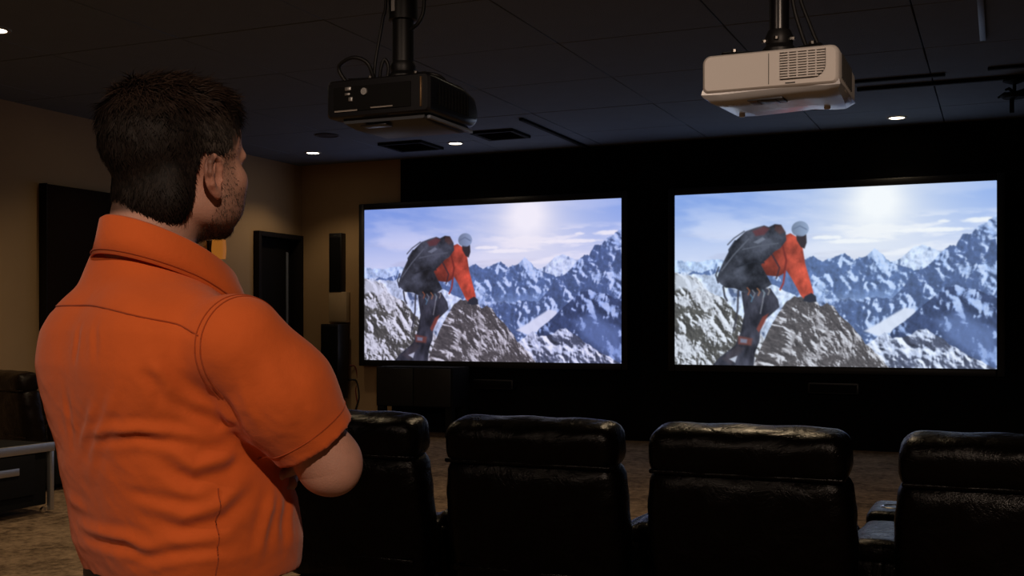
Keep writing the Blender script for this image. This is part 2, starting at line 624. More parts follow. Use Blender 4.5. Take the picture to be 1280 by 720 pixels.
def poly_mask(U, V, pts, soft=0.003):
    """soft inside mask of a polygon (16:9 aware)"""
    px, py = U * 1.7778, V
    P = [(a * 1.7778, b) for a, b in pts]
    inside = np.zeros(U.shape, bool)
    dist = np.full(U.shape, 1e9)
    n = len(P)
    for i in range(n):
        (x0, y0), (x1, y1) = P[i], P[(i + 1) % n]
        ex, ey = x1 - x0, y1 - y0
        t = np.clip(((px - x0) * ex + (py - y0) * ey) / (ex * ex + ey * ey + 1e-12), 0, 1)
        dist = np.minimum(dist, np.hypot(px - x0 - t * ex, py - y0 - t * ey))
        c = ((y0 > py) != (y1 > py)) & (px < (x1 - x0) * (py - y0) / (y1 - y0 + 1e-12) + x0)
        inside ^= c
    sd = np.where(inside, dist, -dist)
    return sstep(-soft, soft, sd)


def line_mask(U, V, pts, wd):
    px, py = U * 1.7778, V
    dist = np.full(U.shape, 1e9)
    for (a, b), (c, d) in zip(pts[:-1], pts[1:]):
        x0, y0, x1, y1 = a * 1.7778, b, c * 1.7778, d
        ex, ey = x1 - x0, y1 - y0
        t = np.clip(((px - x0) * ex + (py - y0) * ey) / (ex * ex + ey * ey + 1e-12), 0, 1)
        dist = np.minimum(dist, np.hypot(px - x0 - t * ex, py - y0 - t * ey))
    return 1 - sstep(wd * 0.6, wd * 1.4, dist)


def paint(nx, ny):
    u = np.linspace(0, 1, nx)
    v = np.linspace(0, 1, ny)
    U, V = np.meshgrid(u, v)
    A = U * 1.7778
    C = lambda r, g, b: np.array([r, g, b]) / 255.0

    def mix(img, m, col):
        return img * (1 - m[..., None]) + (col if np.ndim(col) == 3 else np.broadcast_to(col, img.shape)) * m[..., None]
    # sky
    t = sstep(0, 0.42, V)[..., None]
    img = C(122, 156, 224) * (1 - t) + C(206, 216, 242) * t
    side = sstep(0.55, 1.0, U)[..., None] * (1 - t)
    img = img * (1 - .25 * side) + C(150, 190, 250) * .25 * side
    cl = fbm(A * 2.2 + V * 1.5, V * 9 - A * 1.4, 11, 5)
    cl2 = fbm(A * 3.0, V * 16, 31, 5)
    img = mix(img, 0.7 * sstep(.42, .72, cl) * (0.35 + 0.65 * sstep(0.0, 0.3, V)), C(226, 230, 248))
    img = mix(img, 0.75 * sstep(.52, .68, cl2) * sstep(.12, .2, V) * sstep(.45, .36, V) * sstep(.42, .6, U), C(250, 250, 255))
    img = mix(img, 0.35 * sstep(.55, .70, fbm(A * 2.5, V * 18, 77, 4)) * sstep(.2, .3, V), C(176, 180, 206))
    ds = np.hypot((U - .655) * 1.7778, (V - .085))
    img = mix(img, np.clip(np.exp(-(ds / .40) ** 1.3), 0, 1) * .9, C(255, 252, 244))
    ang = np.arctan2(V - .07, (U - .655) * 1.7778)
    img = mix(img, np.clip(np.exp(-(ds / .125) ** 2) * 1.3 + .12 * np.exp(-ds / .18) * (np.sin(ang * 9) * .5 + .5), 0, 1), C(255, 255, 252))
    for (cu, cv, ru, rv) in ((.85, .205, .018, .012), (.955, .205, .05, .014), (.80, .25, .13, .012), (.42, .21, .022, .016), (.50, .275, .045, .012), (.58, .30, .1, .012)):
        q = ((U - cu) / ru) ** 2 + ((V - cv) / rv) ** 2 + 1.6 * (fbm(A * 22, V * 40, 5, 3) - .5)
        img = mix(img, .85 * sstep(1.4, .3, q), C(255, 254, 250))

    def ridge_line(keys, jag, seed, freq=18):
        k = np.array(keys)
        base = np.interp(u, k[:, 0], k[:, 1])
        j = fbm(u * freq, u * 0 + 3.1, seed, 5, .6, True) - .55
        return base - jag * j

    def mountain(line, rock, snow, bias, fs, seed, sky_blend=0.0, hi=None, skew=0.0):
        nonlocal img
        L = np.broadcast_to(line, U.shape)
        m = sstep(-.003, .003, V - L)
        k = m > 0
        Ak, Vk, dep = A[k], V[k], (V - L)[k]
        g = fs * .62
        wx, wy = Ak * g + dep * g * skew, Vk * g * .8
        wrp = .5 * (fbm(wx * .7, wy * .7, seed + 60, 3) - .5)
        h0 = fbm(wx + wrp, wy + wrp, seed, 5, .52, True)
        h1 = fbm(wx + wrp + .16, wy + wrp - .10, seed, 5, .52, True)
        lt = h1 - h0
        n2 = fbm(Ak * g * .55 + 5, Vk * g * .7 + 5, seed + 40, 5, .6)
        s = sstep(-.07, .08, lt * .85 + (n2 - .5) * .85 + bias)
        fine = fbm(Ak * fs * 4.2 + dep * fs * 3 * skew, Vk * fs * 3.4, seed + 80, 3, .6) - .5
        col = rock * (1 - s[..., None]) + snow * s[..., None]
        col = col * (1 + np.clip(lt * .9 + fine * .55, -.45, .4))[..., None]
        if hi is not None:
            e = sstep(.03, .16, lt) * s
            col = col * (1 - .7 * e[..., None]) + hi * .7 * e[..., None]
        if sky_blend:
            col = col * (1 - sky_blend) + C(176, 200, 240) * sky_blend
        mk = m[k][:, None]
        img[k] = img[k] * (1 - mk) + np.clip(col, 0, 1) * mk
    # far ranges
    mountain(ridge_line([(0, .385), (.08, .40), (.2, .385), (.34, .40), (.5, .42), (1, .42)], .035, 3, 26), C(96, 128, 184), C(190, 212, 246), .1, 16, 201, .22, C(225, 236, 252))
    mountain(ridge_line([(.66, .46), (.73, .40), (.765, .345), (.79, .335), (.83, .36), (.9, .38), (1, .4)], .03, 9, 22), C(104, 126, 170), C(206, 220, 244), .13, 17, 221, .2, C(238, 243, 252))
    mountain(ridge_line([(0, .47), (.3, .43), (.42, .41), (.455, .385), (.49, .405), (.525, .395), (.555, .375), (.585, .41), (.615, .39), (.648, .345), (.68, .40), (.71, .435), (.76, .47), (.83, .5), (1, .5)], .04, 14, 24),
             C(62, 84, 130), C(164, 188, 228), -.03, 19, 241, .2, C(214, 226, 246))
    # snow field in the middle
    img = mix(img, .55 * poly_mask(U, V, [(.40, .66), (.55, .60), (.70, .58), (.80, .62), (.66, .74), (.58, .84), (.5, .8)], .05), C(150, 178, 226))
    # right massif
    mountain(ridge_line([(.70, .62), (.76, .50), (.80, .455), (.84, .385), (.868, .34), (.885, .345), (.905, .285), (.93, .275), (.955, .235), (1.0, .185)], .03, 21, 26), C(56, 74, 116), C(158, 182, 226), -.02, 18, 261, .18, C(220, 230, 248))
    # bright glacier
    img = mix(img, poly_mask(U, V, [(.615, .80), (.66, .755), (.705, .705), (.738, .67), (.765, .68), (.772, .705), (.74, .755), (.705, .80), (.66, .83)], .008) * .95, C(226, 232, 246))
    # dark mid ridge on the right
    mountain(ridge_line([(.66, .90), (.70, .80), (.745, .73), (.79, .66), (.835, .60), (.86, .565), (.884, .545), (.91, .57), (.95, .585), (1.0, .62)], .03, 27, 24) + np.where(u < .66, 1.0, 0), C(44, 56, 90), C(140, 164, 212), -.05, 18, 281, .1, C(190, 206, 236))
    img = mix(img, .55 * poly_mask(U, V, [(.83, .74), (.90, .69), (.96, .76), (1.0, .80), (1.0, 1.0), (.93, .93), (.86, .84)], .04), C(120, 146, 204))
    # left valley slope and left rock
    mountain(ridge_line([(0, .46), (.12, .48), (.2, .44), (.26, .50), (.34, .55), (.40, .6), (.5, .9), (1, 1.4)], .03, 35, 18), C(92, 110, 150), C(206, 220, 244), .22, 13, 301, .05, C(240, 245, 252))
    mountain(ridge_line([(0, .465), (.05, .47), (.08, .50), (.10, .56), (.16, .61), (.20, .68), (.25, .74), (.30, .84), (.36, 1.0), (.5, 1.3), (1, 1.6)], .035, 41, 20), C(78, 76, 70), C(196, 198, 204), .03, 26, 321, 0, C(232, 236, 242), -.2)
    img = mix(img, .8 * poly_mask(U, V, [(0, .465), (.05, .475), (.085, .54), (.06, .57), (.03, .55), (0, .56)], .012), C(222, 228, 240))
    # snowy lower right hill, then the summit rock
    mountain(ridge_line([(.52, 1.05), (.60, .90), (.655, .83), (.675, .805), (.70, .845), (.74, .835), (.775, .80), (.80, .785), (.825, .82), (.87, .875), (.93, .945), (.99, .99), (1, 1.0)], .025, 51, 22) + np.where(u < .52, 1.0, 0), C(78, 84, 104), C(196, 206, 230), .06, 22, 341, 0, C(246, 248, 252), -.3)
    mountain(ridge_line([(0, 1.6), (.22, 1.12), (.27, .98), (.31, .82), (.345, .70), (.375, .625), (.40, .60), (.43, .615), (.455, .625), (.48, .66), (.50, .645), (.52, .665), (.54, .72), (.58, .78), (.62, .87), (.66, .95), (.70, 1.03), (1, 1.5)], .028, 61, 24),
             C(80, 75, 74), C(158, 154, 156), -.065, 33, 361, 0, C(228, 230, 236), -.35)
    # climber
    dark, dark2 = C(44, 46, 54), C(66, 66, 74)
    legs = [(.225, .575), (.32, .555), (.345, .62), (.35, .665), (.305, .735), (.288, .80), (.285, .86), (.27, .93), (.265, 1.02), (.12, 1.02), (.15, .96), (.205, .885), (.225, .80), (.235, .70)]
    ln = np.clip((fbm(A * 26, V * 13, 451, 4) - .5) * 1.6 + .5, 0, 1)
    img = mix(img, poly_mask(U, V, legs), np.clip(C(46, 46, 54) * (.5 + 1.0 * ln)[..., None], 0, 1))
    img = mix(img, .5 * poly_mask(U, V, [(.16, .965), (.21, .885), (.235, .90), (.19, 1.0)], .01), C(70, 60, 62))
    img = mix(img, .6 * poly_mask(U, V, [(.295, .72), (.315, .70), (.302, .755), (.283, .81), (.275, .79)], .004), C(168, 66, 44))
    img = mix(img, .7 * poly_mask(U, V, [(.215, .83), (.262, .845), (.258, .885), (.215, .878)], .008), C(132, 66, 52))
    img = mix(img, .8 * poly_mask(U, V, [(.222, .845), (.245, .85), (.243, .872), (.222, .868)], .005), C(120, 132, 156))
    img = mix(img, .8 * poly_mask(U, V, [(.185, .965), (.212, .945), (.205, .985)], .004), C(220, 226, 240))
    # jacket
    jac = [(.345, .27), (.385, .245), (.412, .275), (.424, .33), (.432, .42), (.445, .50), (.457, .575), (.458, .60), (.432, .625), (.418, .60), (.405, .555), (.388, .50), (.372, .455), (.358, .48), (.345, .49), (.30, .48), (.27, .40), (.30, .35)]
    jm = poly_mask(U, V, jac)
    jc = C(178, 66, 46) * (0.45 + 1.0 * fbm(A * 20, V * 14, 401, 5, .6))[..., None]
    jc = jc * (0.72 + .42 * sstep(.33, .43, U) - .18 * sstep(.42, .5, V) * (U < .38))[..., None]
    img = mix(img, jm, np.clip(jc, 0, 1))
    img = mix(img, .7 * line_mask(U, V, [(.358, .30), (.372, .40), (.365, .47)], .006), C(96, 30, 26))
    img = mix(img, .8 * line_mask(U, V, [(.325, .36), (.35, .44), (.34, .5)], .005), C(50, 34, 40))
    img = mix(img, .9 * line_mask(U, V, [(.368, .46), (.362, .53), (.352, .565)], .005), C(150, 44, 36))
    img = mix(img, poly_mask(U, V, [(.43, .605), (.452, .585), (.466, .605), (.468, .635), (.445, .64), (.425, .63)]), C(38, 40, 48))
    # head under the helmet
    img = mix(img, poly_mask(U, V, [(.402, .235), (.435, .245), (.437, .30), (.43, .335), (.418, .325), (.405, .285)]), C(46, 38, 40))
    hm = ((U - .416) / .0275) ** 2 + ((V - .222) / .044) ** 2
    img = mix(img, sstep(1.1, .9, hm) * sstep(.272, .255, V - (U - .416) * .35), C(112, 126, 148) * np.clip(1.15 - 6 * (U - .416)[..., None] * -1 + .0, .7, 1.3))
    img = mix(img, .7 * line_mask(U, V, [(.395, .222), (.415, .205), (.436, .226)], .004), C(96, 110, 136))
    # backpack
    pack = [(.142, .505), (.15, .46), (.165, .40), (.18, .35), (.205, .28), (.24, .225), (.275, .205), (.30, .195), (.315, .205), (.335, .19), (.355, .195), (.37, .24), (.372, .285), (.352, .33), (.335, .345), (.315, .38), (.29, .42), (.305, .47), (.325, .535), (.29, .575), (.235, .58), (.205, .555), (.172, .55)]
    pm = poly_mask(U, V, pack)
    pn = fbm(A * 14, V * 14, 431, 5, .6)
    pn = np.clip((pn - .5) * 1.8 + .5, 0, 1)
    pc = C(48, 50, 57) * (.35 + 1.25 * pn)[..., None]
    img = mix(img, pm, np.clip(pc, 0, 1))
    img = mix(img, .75 * poly_mask(U, V, [(.262, .225), (.30, .20), (.318, .215), (.30, .25), (.272, .255)], .008), C(98, 44, 44))
    img = mix(img, .6 * poly_mask(U, V, [(.335, .195), (.355, .197), (.368, .235), (.352, .25), (.335, .225)], .008), C(92, 56, 50))
    img = mix(img, .7 * poly_mask(U, V, [(.265, .29), (.295, .262), (.305, .275), (.28, .30)], .004), C(128, 134, 148))
    for pts, wd, c in ((((.205, .28), (.185, .33), (.19, .37)), .006, C(28, 30, 36)), (((.16, .45), (.20, .36), (.25, .27)), .004, C(90, 94, 104)),
                       (((.23, .33), (.29, .31), (.345, .30)), .004, C(84, 88, 98)), (((.21, .43), (.27, .40), (.30, .41)), .004, C(30, 32, 38)),
                       (((.165, .545), (.17, .60), (.178, .625)), .006, C(40, 40, 46)), (((.215, .57), (.213, .68), (.20, .80)), .006, C(52, 50, 56)),
                       (((.15, .43), (.14, .475), (.148, .52)), .005, C(48, 50, 58)), (((.18, .30), (.20, .265), (.235, .225)), .004, C(70, 74, 84))):
        img = mix(img, .85 * line_mask(U, V, pts, wd), c)
    # gear hanging from the harness
    for (gu, gv, c) in ((.245, .57, C(186, 96, 56)), (.262, .585, C(146, 150, 160)), (.278, .575, C(196, 120, 70)), (.295, .585, C(120, 150, 160)), (.255, .61, C(90, 140, 170)), (.31, .57, C(170, 160, 150))):
        img = mix(img, .55 * line_mask(U, V, [(gu, gv - .018), (gu + .008, gv), (gu + .003, gv + .022)], .0042), c)
    img = mix(img, .6 * line_mask(U, V, [(.30, .58), (.295, .64), (.288, .70)], .004), C(150, 150, 156))
    # projector veil: blacks are lifted, edges a touch softer
    img = img * .93 + np.array([.055, .06, .075])
    return np.clip(img, 0, 1)


def screen_mesh(W, H, nx=560, ny=315):
    big = paint(nx, ny)
    img = big.copy()
    img[:, 1:-1] = .25 * big[:, :-2] + .5 * big[:, 1:-1] + .25 * big[:, 2:]
    b2 = img.copy()
    img[1:-1] = .25 * b2[:-2] + .5 * b2[1:-1] + .25 * b2[2:]
    lin = srgb2lin(img)
    xs = np.linspace(-W / 2, W / 2, nx)
    zs = np.linspace(H / 2, -H / 2, ny)
    X, Z = np.meshgrid(xs, zs)
    co = np.stack([X, np.zeros_like(X), Z], -1).reshape(-1, 3)
    idx = np.arange(nx * ny).reshape(ny, nx)
    q = np.stack([idx[:-1, :-1], idx[1:, :-1], idx[1:, 1:], idx[:-1, 1:]], -1).reshape(-1, 4)
    me = bpy.data.meshes.new('picture_surface')
    me.vertices.add(len(co))
    me.vertices.foreach_set('co', co.astype(np.float32).ravel())
    me.loops.add(q.size)
    me.loops.foreach_set('vertex_index', q.astype(np.int32).ravel())
    me.polygons.add(len(q))
    me.polygons.foreach_set('loop_start', np.arange(0, q.size, 4, dtype=np.int32))
    me.update(calc_edges=True)
    at = me.color_attributes.new('Col', 'FLOAT_COLOR', 'POINT')
    at.data.foreach_set('color', np.concatenate([lin.reshape(-1, 3), np.ones((nx * ny, 1))], 1).astype(np.float32).ravel())
    return me


def mat_screen(name, tint, strength, gamma):
    m, N, L, b = nodes_of(name)
    a = N.new('ShaderNodeVertexColor')
    a.layer_name = 'Col'
    g = N.new('ShaderNodeGamma')
    g.inputs['Gamma'].default_value = gamma
    L.new(a.outputs['Color'], g.inputs['Color'])
    mx = N.new('ShaderNodeMix')
    mx.data_type = 'RGBA'
    mx.blend_type = 'MULTIPLY'
    mx.inputs['Factor'].default_value = 1.0
    mx.inputs['B'].default_value = (*tint, 1)
    L.new(g.outputs['Color'], mx.inputs['A'])
    b.inputs['Base Color'].default_value = (0.02, 0.02, 0.02, 1)
    b.inputs['Roughness'].default_value = 0.9
    L.new(mx.outputs['Result'], b.inputs['Emission Color'])
    b.inputs['Emission Strength'].default_value = strength
    return m


SCR_W, SCR_H = 3.37, 1.885
scr_me = screen_mesh(SCR_W, SCR_H)
scr_mats = [mat_screen('screen_picture_mauve', (0.93, 0.88, 1.0), 0.97, 1.05), mat_screen('screen_picture_bright', (0.93, 0.97, 1.0), 1.0, 0.97)]
scr_me.materials.append(scr_mats[0])
for k, (cx, wk, lb) in enumerate(((-5.662, 3.39, 'left black-framed projection screen showing a climber on a snowy summit, mauve tint'),
                                  (-1.692, 3.30, 'right black-framed projection screen showing a climber on a snowy summit, larger and brighter'))):
    s = thing('projection_screen', lb, 'projection screen', (cx, YF - 0.05, 1.822), 0, 'projection screens on the black wall')
    o = link(bpy.data.objects.new('picture_surface', scr_me), s)
    o.scale = (wk / SCR_W, 1, 1)
    o.location = (0, -0.055, 0)
    o.material_slots[0].link = 'OBJECT'
    o.material_slots[0].material = scr_mats[k]
    hw, hh, fw = wk / 2, SCR_H / 2, 0.078
    box('backing', (0, -0.024, 0), (wk + .02, 0.04, SCR_H + .02), M['black_mat'], s)
    for sx in (-1, 1):
        box('frame_side', (sx * (hw + fw / 2), -0.036, 0), (fw, 0.07, SCR_H + 2 * fw), M['black_sat'], s, bev=.012)
    box('frame_top', (0, -0.036, hh + fw / 2), (wk - .002, 0.07, fw), M['black_sat'], s, bev=.012)
    box('frame_bottom', (0, -0.036, -hh - fw / 2), (wk - .002, 0.07, fw), M['black_sat'], s, bev=.012)

# speaker bars and the low cabinet under the screens
for (x, z, lb) in ((-5.55, .66, 'slim black speaker bar on the wall under the left screen'), (-1.62, .70, 'slim black speaker bar on the wall under the right screen')):
    s = thing('speaker_bar', lb, 'speaker', (x, YF - 0.05, z))
    box('cabinet', (0, -0.06, -0.05), (0.52, 0.12, 0.11), M['black_sat'], s, bev=.008)
    box('grille', (0, -0.122, -0.05), (0.48, 0.006, 0.085), M['speaker_cloth'], s, bev=.002)
    box('top_edge', (0, -0.118, 0.004), (0.50, 0.006, 0.008), M['grey_plas'], s)  # lighter grey strip stands in for the highlight along the cabinet top
c = thing('media_cabinet', 'low black media cabinet on legs under the left screen corner', 'cabinet', (-6.36, YF - .42, 0))
box('body', (0, 0, 0.585), (1.02, .44, .47), M['black_mat'], c, bev=.008)
for sx in (-1, 1):
    box('door', (sx * .25, -.226, .585), (.485, .014, .44), M['black_sat'], c, bev=.004)
    for sy in (-1, 1):
        box('leg', (sx * .455, sy * .17, .175), (.09, .09, .35), M['black_mat'], c, bev=.006)

# ------------------------------------------------------------------ speakers by the corner
s = thing('wall_speaker', 'slim tall black speaker hung on the tan wall left of the screens', 'speaker', (-7.79, YF, 2.115))
box('cabinet', (0, -0.055, 0), (.185, .11, .75), M['black_sat'], s, bev=.008)
box('grille', (0, -0.113, -.02), (.165, .008, .68), M['speaker_cloth'], s, bev=.003)
box('badge', (0, -0.1175, .345), (.04, .003, .012), M['grey_plas'], s)
s = thing('wall_box', 'plain tan box on the wall between the two black speakers', 'box', (-7.76, YF, 1.545))
box('box_body', (0, -0.05, 0), (.26, .10, .39), mat('tan_box_paint', (.46, .34, .21), .85, var=.06), s, bev=.006)
box('face_plate', (0, -0.102, 0), (.235, .006, .365), mat('tan_box_face', (.44, .32, .19), .8, var=.06), s, bev=.003)
s = thing('floor_speaker', 'black floor standing speaker under the tan box', 'speaker', (-7.74, YF - .20, 0))
box('cabinet', (0, 0, .86), (.26, .24, .94), M['black_sat'], s, bev=.01)
box('grille', (0, -.124, .86), (.23, .012, .88), M['speaker_cloth'], s, bev=.004)
box('plinth', (0, 0, .02), (.32, .30, .04), M['black_mat'], s, bev=.006)
tube('stand_post', [(0, 0, .03), (0, 0, .40)], .035, M['black_mat'], s, n=12)
tube('speaker_cable', [(.10, .16, .62), (.20, .20, .60), (.24, .20, .40), (.20, .18, .2), (.30, .17, .012)], .012, M['rubber'], s, smooth_path=6)
tube('red_cable', [(.12, .16, .80), (.19, .19, .78), (.21, .21, .6), (.19, .2, .48), (.22, .2, .3)], .008, M['red_wire'], s, smooth_path=6)

# ------------------------------------------------------------------ left wall: tall panel and lamp
s = thing('wall_panel', 'tall dark acoustic panel on the left wall behind the man', 'panel', (XL, 8.38, 0))
box('core', (.045, 0, 1.53), (.09, .86, 2.26), M['acoustic'], s, bev=.012)
box('edge_band', (.05, -.433, 1.53), (.10, .012, 2.27), M['trimdark'], s, bev=.003)
box('edge_band', (.05, .433, 1.53), (.10, .012, 2.27), M['trimdark'], s, bev=.003)
s = thing('wall_lamp', 'small orange glowing wall lamp beside the man\'s chin', 'wall lamp', (XL, 10.46, 2.19))
box('back_plate', (.01, 0, 0), (.02, .12, .2), M['trimdark'], s, bev=.004)
bm = bmesh.new()
add_lathe(bm, [(.075, -.11), (.085, .0), (.075, .11), (.069, .11), (.079, .0), (.069, -.11)], (.12, 0, 0), 20, caps=False)
bm_obj('shade', bm, M['sconce'], s)
tube('arm', [(.01, 0, -.03), (.12, 0, -.03)], .008, M['trimdark'], s)

# ------------------------------------------------------------------ ceiling fittings
def vent(x, y, sz, label):
    v = thing('ceiling_vent', label, 'vent', (x, y, ZT), 0, 'black vents in the ceiling')
    bm = bmesh.new()
    for sx, sy, lx, ly in ((1, 0, .05, sz), (-1, 0, .05, sz), (0, 1, sz - .1, .05), (0, -1, sz - .1, .05)):
        add_box(bm, (sx * (sz / 2 - .025), sy * (sz / 2 - .025), -.014), (lx, ly, .03), .004, 1)
    bm_obj('frame', bm, M['black_mat'], v)
    for k in range(5):
        box('slat', (0, (k - 2) * (sz - .12) / 5, -.012), (sz - .1, (sz - .1) / 5.5, .006), M['black_mat'], v, rot=Matrix.Rotation(R(25), 3, 'X'))


vent(-4.94, 11.0, .50, 'square black ceiling vent right of the black projector')
vent(-6.20, 11.30, .56, 'square black ceiling vent just under the black projector')
s = thing('ceiling_speaker', 'faint round brown speaker flush in the ceiling left of the black projector', 'speaker', (-6.71, 10.34, ZT))
lathe('rim', [(.13, .002), (.13, -.008), (.118, -.010), (.114, -.004)], mat('brown_rim', (.03, .02, .014), .7), s, caps=False)
lathe('grille', [(.115, -.001), (.115, -.004), (.06, -.008), (.004, -.009)], mat('brown_grille', (.028, .018, .012), .9, bump=.3, bscale=300), s)
s = thing('ceiling_mount', 'empty dark projector mount with round plate hanging at the upper right', 'mount', (.10, 10.16, ZT - .03))
lathe('canopy', [(.09, 0), (.09, -.012), (.04, -.03), (.02, -.035)], M['black_mat'], s, n=18)
tube('stem', [(0, 0, -.02), (0, 0, -.12)], .014, M['black_mat'], s)
lathe('round_plate', [(.03, -.10), (.10, -.115), (.11, -.13), (.09, -.15), (.02, -.155)], M['black_mat'], s, n=22)
for a in (15, 130, 250, 330):
    tube('arm', [(0, 0, -.11), (.12 * math.cos(R(a)), .12 * math.sin(R(a)), -.09), (.19 * math.cos(R(a)), .19 * math.sin(R(a)), -.11)], [.014, .012, .01], M['black_mat'], s)
tube('hanging_bracket', [(-.02, 0, -.15), (-.02, 0, -.27)], .018, M['black_mat'], s)


# ------------------------------------------------------------------ projectors
def shell(sections, n_side=0):
    """closed body lofted along Y from rounded-rectangle sections: (y, x0, x1, z0, z1, r_bottom, r_top)"""
    bm = bmesh.new()
    rings = []
    for (y, x0, x1, z0, z1, rb, rt) in sections:
        ring = []
        for (cx, cz, r, a0) in ((x1 - rb, z0 + rb, rb, -90), (x1 - rt, z1 - rt, rt, 0), (x0 + rt, z1 - rt, rt, 90), (x0 + rb, z0 + rb, rb, 180)):
            for k in range(6):
                a = R(a0 + 90 * k / 5)
                ring.append(bm.verts.new((cx + r * math.cos(a), y, cz + r * math.sin(a))))
        rings.append(ring)
    n = len(rings[0])
    for i in range(len(rings) - 1):
        for k in range(n):
            bm.faces.new((rings[i][k], rings[i][(k + 1) % n], rings[i + 1][(k + 1) % n], rings[i + 1][k]))
    bm.faces.new(rings[0])
    bm.faces.new(rings[-1][::-1])
    return bm


def bolt(parent, c, r=.009, h=.008, axis='Z'):
    return lathe('bolt', [(r, -h / 2), (r, h / 2), (r * .6, h / 2 + .002)], M['chrome'], parent, c, n=8, axis=axis)


# white projector: rear face looks at the viewer, hangs upside down from a pole
wp_ = thing('ceiling_projector', 'white projector hanging from the ceiling on a black pole, warm lit vents', 'projector', (-.625, 3.31, 2.02), 0, 'projectors hanging from the ceiling')
bm = shell([(0.0, -.190, .190, .008, .108, .012, .02), (.006, -.197, .197, .003, .113, .016, .024), (.02, -.2, .2, 0, .116, .018, .026), (.37, -.2, .2, 0.004, .116, .02, .03), (.42, -.192, .192, .008, .11, .03, .035), (.445, -.165, .165, .02, .095, .03, .035)])
bm_obj('upper_shell', bm, M['white_plas'], wp_)
bm = bmesh.new()   # sloping tub underneath, towards the lens side
prof = [(.010, -.002, .192), (.022, -.014, .188), (.040, -.021, .182), (.16, -.015, .176), (.28, -.009, .170), (.40, -.002, .162), (.428, .010, .15)]
rg = []
for (y, z, hw) in prof:
    rg.append([bm.verts.new((x, y, zz)) for x, zz in ((-.199 if y < .41 else -.17, .014), (-hw - .012, z * .55), (-hw, z), (-hw + .05, z - .002), (hw - .09, z + .006), (hw - .03, z * .75), (hw + .01, z * .35), (.199 if y < .41 else .17, .014))])
for i in range(len(rg) - 1):
    for k in range(len(rg[0]) - 1):
        bm.faces.new((rg[i][k], rg[i][k + 1], rg[i + 1][k + 1], rg[i + 1][k]))
    bm.faces.new((rg[i][0], rg[i + 1][0], rg[i + 1][-1], rg[i][-1]))
bm.faces.new(rg[0])
bm.faces.new(rg[-1])
bm_obj('lower_shell', bm, M['white_lower'], wp_, angle=30)
vp = [(.034, .022), (.127, .022)] + [(.127 + .035 * math.sin(R(a)), .057 - .035 * math.cos(R(a))) for a in range(15, 91, 15)] + [(.162, .104), (.034, .104)]
bm = bmesh.new()
va = [bm.verts.new((x, -.004, z)) for x, z in vp]
vb = [bm.verts.new((x, .004, z)) for x, z in vp]
bm.faces.new(va)
for k in range(len(vp)):
    bm.faces.new((va[k], va[(k + 1) % len(vp)], vb[(k + 1) % len(vp)], vb[k]))
vg = bm_obj('vent_grille', bm, M['vent_dark'], wp_, smooth=False)
for k in range(11):
    zc = .026 + k * .0076
    x1 = .162 if zc > .057 else .127 + math.sqrt(max(0, .035 ** 2 - (.057 - zc) ** 2))
    box('vent_slat', ((.034 + x1) / 2, -.006, zc), (x1 - .034, .006, .0048), M['white_plas'], vg, bev=.001, seg=1)
for xx in (.058, .083, .112, .136):
    box('vent_rib', (xx, -.0055, .065), (.004, .005, .076), M['white_plas'], vg)
box('panel_seam', (.0, -.0003, .058), (.0016, .002, .09), M['vent_dark'], wp_)
box('maker_mark', (.062, -.0006, .012), (.028, .002, .003), M['vent_dark'], wp_)
lr = box('lens_recess', (0, 0, 0), (.105, .095, .008), M['grey_plas'], wp_, bev=.003)
lr.location = (-.02, .088, -.0175)
lr.rotation_euler = (R(3), 0, 0)
box('lens_window', (.010, 0, -.004), (.044, .085, .004), M['black_gloss'], lr, bev=.002)
box('lens_cheek', (-.036, 0, -.004), (.026, .085, .004), mat('brown_cheek', (.16, .10, .07), .5), lr, bev=.002)
bp = box('button_panel', (-.125, .105, -.0175), (.04, .034, .005), M['white_plas'], wp_, bev=.002)
box('button', (-.125, .105, -.0205), (.016, .014, .003), M['white_lower'], bp, bev=.001)
for (x, y, z) in ((-.15, .34, -.008), (.12, .34, -.003)):
    lathe('foot', [(.010, .004), (.010, -.005), (.007, -.007)], M['white_lower'], wp_, (x, y, z), n=12)
for k in range(9):
    box('side_slat', (.2015, .06 + k * .026, .06), (.004, .006, .07), M['vent_dark'], wp_)
mp = box('mount_plate', (.0, .17, .124), (.14, .14, .014), M['black_sat'], wp_, bev=.003)
for (x, y) in ((-.15, .06), (.14, .05), (-.15, .30), (.14, .30)):
    tube('mount_arm', [(0.0, .17, .128), (x * .55, .17 + (y - .17) * .55, .13), (x, y, .122)], [.014, .012, .012], M['black_sat'], wp_)
    bolt(wp_, (x * .8, .17 + (y - .17) * .8, .140))
lathe('swivel_joint', [(.052, .125), (.052, .15), (.04, .165), (.044, .185), (.034, .21)], M['black_sat'], wp_, (0, .17, 0), n=20)
for a in range(5):
    bolt(wp_, (.046 * math.cos(a * 1.256 - 1.6), .17 + .046 * math.sin(a * 1.256 - 1.6), .178), .008)
lathe('pole', [(.030, .19), (.030, 1.352)], M['black_gloss'], wp_, (0, .17, 0), n=20)
lathe('ceiling_plate', [(.04, 1.31), (.085, 1.335), (.085, 1.357)], M['black_sat'], wp_, (0, .17, 0), n=20)
tube('cable', [(.135, .14, .118), (.10, .15, .20), (.055, .16, .34), (.035, .17, .55), (.034, .17, 1.33)], .006, M['rubber'], wp_, smooth_path=6)
tube('cable', [(.10, .12, .118), (.075, .13, .18), (.045, .135, .30), (.034, .14, .5), (.03, .145, 1.33)], .006, M['rubber'], wp_, smooth_path=6)

